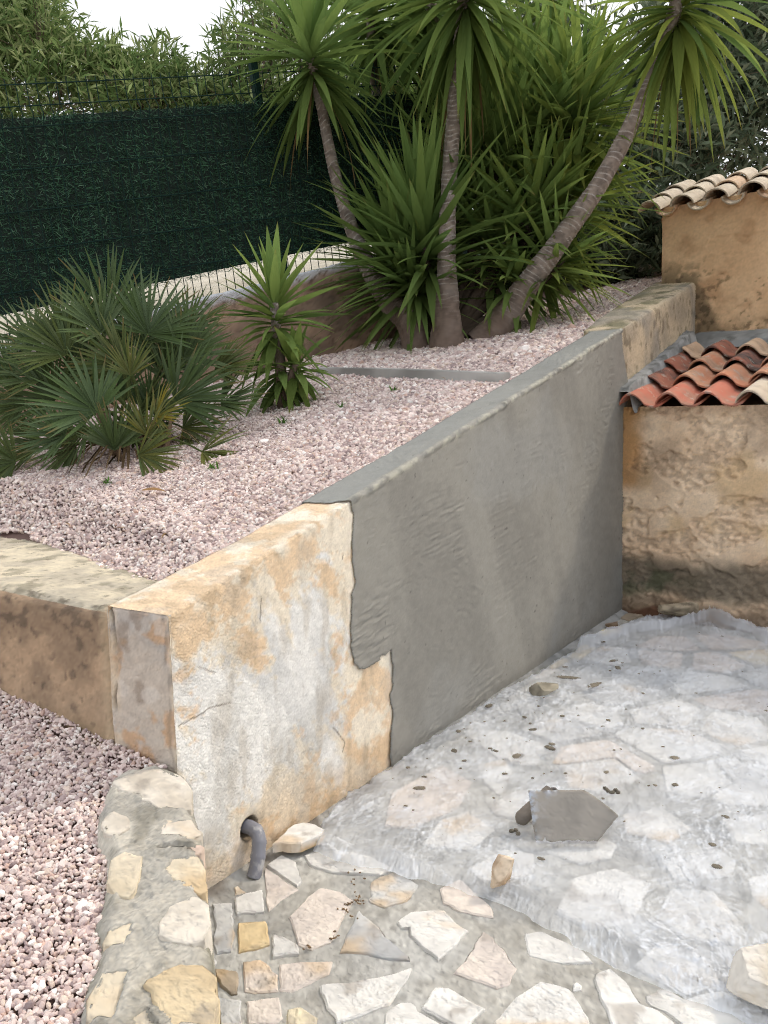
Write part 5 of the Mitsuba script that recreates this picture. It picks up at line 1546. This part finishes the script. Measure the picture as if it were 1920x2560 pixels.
splash = ['broad smear of grey mortar just right of the crusted stone on the plastic', 'long smear of grey mortar at the edge of the plastic by the grey wall', 'round mortar smear near the top fold of the plastic', 'wider mortar smear just below the round one near the top fold',
          'small mortar smear left of the crusted stone by the grey wall', 'mortar smear near the ragged foot of the grey render', 'mortar smear above the trowel blade', 'faint mortar smear above and right of the trowel handle']
for i_, it in enumerate(items):
    mb = blob_mesh([it], 30 + i_)
    add('mortar_splash', mb.mesh(), 'mat_mineral', label=splash[i_], cat='mortar splash', group='flat mortar splashes on the plastic sheet', smooth=True, color=mb.col())
for nm, spots in (('crumbly grey mortar lumps on the plastic just right of the trowel tip', [(955, 192), (968, 205), (985, 210), (1000, 205), (1010, 212), (962, 198)]), ('two small mortar crumbs on the plastic below the trowel handle', [(552, 378), (570, 375), (580, 390)])):
    its = []
    for x, y in spots:
        p = c8(x, y)[:2]
        its.append((np.r_[p, filmz(p) + .003], .007 * ra.uniform(.7, 1.2), .006, .005))
    mb = blob_mesh(its, 44)
    add('mortar_lump', mb.mesh(), 'mat_mineral', label=nm, cat='mortar lump', smooth=30, color=mb.col() * .85)


def stone(name, label, px_fn, x, y, size, rz, seed, c1, c2, tilt=(0, 0), sharp=.75, rough=.10, up=0.0, side=None):
    p = px_fn(x, y)
    z = filmz(p) if fp.contains(shapely.Point(p[:2])) else .004
    m = rock(np.r_[p[:2], z + size[2] * .42 + up], size, rz, seed, rough=rough, sharp=sharp, tilt=tilt)
    c = cmix(c1, c2, sst(.35, .7, fb(m[0] * 26 + seed, 4, seed)))
    if side is not None:
        h = (m[0][:, 2] - m[0][:, 2].min()) / np.ptp(m[0][:, 2])
        w = ((m[0][:, :2] - p[:2]) @ np.array([.85, -.5])) / max(size)
        c = cmix2(c, side, .9 * sst(.80, .68, h) * sst(.0, .2, w))
    c = c * (.85 + .3 * fb(m[0] * 110, 3, seed))[:, None]
    add(name, m, 'mat_mineral', label=label, cat='stone', smooth=28, color=c)


b6 = lambda x, y, z: at_z(560 + x / 4.1475, 2020 + y / 4.1475, z)
pgb = Polygon([tuple(b6(x, y, .036)[:2]) for x, y in [(510, 372), (600, 275), (640, 235), (730, 170), (830, 148), (950, 170), (1040, 225), (980, 290), (800, 365), (700, 378), (600, 360)]]).buffer(0)
m, c = slab(pgb, .038, 71.3, 'w', bumpz=.003)
m[0][:, 2] = np.where(m[0][:, 2] < .01, .012, m[0][:, 2])
c = cmix2(c, lin(190, 152, 92), .9 * sst(.036, .028, m[0][:, 2]) * sst(-.005, .012, m[0][:, 0] - b6(780, 300, .03)[0]))
sidev = m[0].copy()
sidev[:, :2] += (fb(m[0] * 70, 3, 5)[:, None] - .5) * .003
add('loose_stone', (sidev, m[1]), 'mat_mineral', label='flat white stone block with an ochre edge holding the sheet, beside the drain pipe', cat='stone', smooth=20, color=c * 1.05)
stone('loose_stone', 'small upright tan stone standing near the front edge of the plastic sheet', c8, 505, 615, (.062, .05, .072), .3, 802, lin(214, 194, 168), lin(176, 146, 112), sharp=.7, tilt=(.1, .2))
stone('loose_stone', 'rough white rock holding the sheet down at the bottom right corner', c8, 1650, 1105, (.18, .13, .055), .2, 803, lin(214, 209, 200), lin(198, 187, 170), sharp=.8, tilt=(.1, -.06))
stone('loose_stone', 'grey mortar crusted stone on the plastic near the middle of the grey wall', c6, 690, 878, (.115, .075, .045), -.2, 804, lin(168, 160, 140), lin(128, 120, 104), sharp=.8)
stone('loose_stone', 'pale speckled stone weighing down the folded plastic at the foot of the shed', c6, 1295, 548, (.26, .11, .075), -.1, 805, lin(188, 172, 144), lin(120, 108, 90), sharp=.85, tilt=(.1, 0))
stone('loose_stone', 'small brown stone in the corner between the grey wall and the shed', c6, 985, 572, (.085, .05, .03), .3, 806, lin(158, 136, 112), lin(128, 108, 88), sharp=.8)

# trowel propped on its handle
TR = thing('trowel', 'cement covered pointed trowel lying propped on its handle on the plastic sheet', 'trowel')
t8 = lambda x, y: (1240 + x / 4.1475, 1900 + y / 4.1475)
zt_ = .019
e1, e2 = at_z(*t8(420, 868), zt_), at_z(*t8(1040, 872), zt_)
eb = nrm(e2 - e1)
bk = np.cross(Zv, eb)
bk = bk if bk[1] > 0 else -bk
upb = nrm(Zv * math.cos(math.radians(38)) + bk * math.sin(math.radians(38)))
nb = np.cross(eb, upb)
nb = nb if nb[1] < 0 else -nb
bp_ = [on_plane(*t8(x, y), e1, nb) for x, y in [(335, 318), (640, 312), (915, 312), (1010, 370), (1170, 490), (1270, 578), (1130, 750), (1040, 865), (700, 868), (418, 862), (372, 600)]]
pl2 = np.array([[(p - e1) @ eb, (p - e1) @ upb] for p in bp_])
bpoly = Polygon(pl2).segmentize(.004)
rb = np.array(bpoly.exterior.coords)[:-1]
rb += (np.c_[fb(np.c_[rb * 160, rb[:, :1] * 0], 3, 5), fb(np.c_[rb * 160, rb[:, :1] * 0], 3, 6)] - .5) * .0022
bpoly = Polygon(rb).buffer(0)
rb = np.array(bpoly.exterior.coords)[:-1]
if not bpoly.exterior.is_ccw:
    rb = rb[::-1]
gx2, gy2 = np.meshgrid(np.arange(rb[:, 0].min(), rb[:, 0].max(), .004), np.arange(rb[:, 1].min(), rb[:, 1].max(), .004))
ip = np.c_[gx2.ravel(), gy2.ravel()]
ip = ip[shapely.contains_xy(bpoly.buffer(-.002), ip[:, 0], ip[:, 1])]
ap = np.vstack([rb, ip])
from scipy.spatial import Delaunay
dl = Delaunay(ap).simplices
ce_ = ap[dl].mean(1)
dl = dl[shapely.contains_xy(bpoly.buffer(1e-5), ce_[:, 0], ce_[:, 1])]
hfun = .0028 + .0022 * fb(np.c_[ap * 30, ap[:, :1] * 0], 4, 251) + .0012 * fb(np.c_[ap * 160, ap[:, :1] * 0], 3, 252)
edb = shapely.distance(bpoly.exterior, shapely.points(ap))
hfun = hfun * sst(-.002, .004, edb)
fv = e1 + ap[:, :1] * eb + ap[:, 1:] * upb + hfun[:, None] * nb
bv_ = e1 + ap[:, :1] * eb + ap[:, 1:] * upb - .0035 * nb
t_ = fv[dl]
if np.sum(np.cross(t_[:, 1] - t_[:, 0], t_[:, 2] - t_[:, 0]) @ nb) < 0:
    dl = dl[:, ::-1]
nA, nR = len(ap), len(rb)
k = np.arange(nR)
side_ = tri(np.stack([nA + k, nA + (k + 1) % nR, (k + 1) % nR, k], 1))
fall = np.vstack([dl, dl[:, ::-1] + nA, side_])
cb_ = cmix(lin(146, 140, 132), lin(134, 129, 122), sst(.35, .7, fb(np.c_[ap * 20, ap[:, :1] * 0], 4, 253)))
cx_, cy_ = ap[:, 0] - rb[:, 0].min(), ap[:, 1]
steel = sst(.45, .62, fb(np.c_[ap * 120, ap[:, :1] * 0], 4, 254)) * np.maximum(np.exp(-np.maximum(cx_, 0) / .012), np.exp(-((rb[:, 1].max() - cy_) / .009)) * sst(.09, .05, cx_))
cb_ = cmix2(cb_, lin(178, 190, 208), .9 * np.clip(steel * 1.5, 0, 1))
cb_ = cmix2(cb_, lin(98, 90, 80), .6 * sst(.5, .7, fb(np.c_[ap * 60, ap[:, :1] * 0], 3, 255)) * sst(.012, .002, edb))
add('blade', (np.vstack([fv, bv_]), fall), 'mat_metal', TR, smooth=40, color=np.vstack([cb_, cb_ * .8]))
h0 = at_z(*t8(250, 620), .036)
hp = h0
h1 = on_plane(*t8(585, 300), hp, nb)
hd = nrm(h1 - h0)
L_ = np.linalg.norm(h1 - h0) + .006
prof_t = np.array([0, .004, .012, .025, .05, .09, .12, L_ / 1.0])
prof_t = np.linspace(0, 1, 16)
hr = .0205 * np.minimum(1, np.sqrt(np.clip(prof_t * 9, 0.02, 1))) * (1 - .12 * prof_t)
v, f = tube([h0 + hd * (L_ * t__ - .012) for t__ in prof_t], hr, 18)
v = v + (.0025 * (fb(v * 60, 3, 256) - .5))[:, None]
add('handle', (v, f), 'mat_metal', TR, smooth=40, color=cmix(lin(134, 124, 114), lin(114, 106, 98), fb(v * 40, 3, 257)))
v, f = tube(spline([h1 - hd * .01, h1 + hd * .004 - nb * .006, lerp(h1, e1 + eb * .12 + upb * .06, .5) - nb * .02, e1 + eb * .11 + upb * .06 - nb * .006], 14), np.full(14, .005), 8)
add('tang', (v, f), 'mat_metal', TR, smooth=40, color=np.tile(lin(98, 94, 90), (len(v), 1)))
# brown grit in the paving joints
ra = np.random.default_rng(91)
items = []
for fn, x, y, n_, sp_ in ((c7, 1545, 635, 16, 18), (c7, 1500, 690, 14, 22), (c7, 1440, 800, 8, 12), (c7, 1540, 545, 8, 16), (c7, 1320, 845, 6, 12)):
    for q_ in range(n_):
        p = fn(x + ra.normal() * sp_, y + ra.normal() * sp_)
        items.append((p + [0, 0, .004], .003 * ra.uniform(.6, 1.6), .002, .0016))
mb = blob_mesh(items, 5)
add('grit', mb.mesh(), 'mat_dirt', label='brown grit caught in the joints of the flagstones', kind='stuff', smooth=False, color=mb.col() * [1.0, .75, .55])

mb = MB()
rl = np.random.default_rng(123)
for i in range(130):
    u, v_ = (rl.normal(300, 190), rl.normal(1030, 60)) if i % 3 else (rl.uniform(600, 1250), rl.uniform(740, 960))
    b_ = on_bed(u, v_) + [0, 0, .009]
    if sn(b_)[1] > -.2 or (b_ - LW0) @ (-LN) < .3:
        continue
    a_ = rl.uniform(0, 6.28)
    v, f, t = leaf_strip(b_, [math.cos(a_), math.sin(a_), rl.uniform(-.05, .2)], rl.uniform(.02, .075), rl.uniform(.003, .009), .5, 3000 + i, segs=3)
    mb.add(v, f, np.array([.30, .20, .11]) * rl.uniform(.25, 1.1))
add('leaf_litter', mb.mesh(), 'mat_palm', label='bits of dry brown leaf scattered over the gravel bed', kind='stuff', smooth=True, color=mb.col())
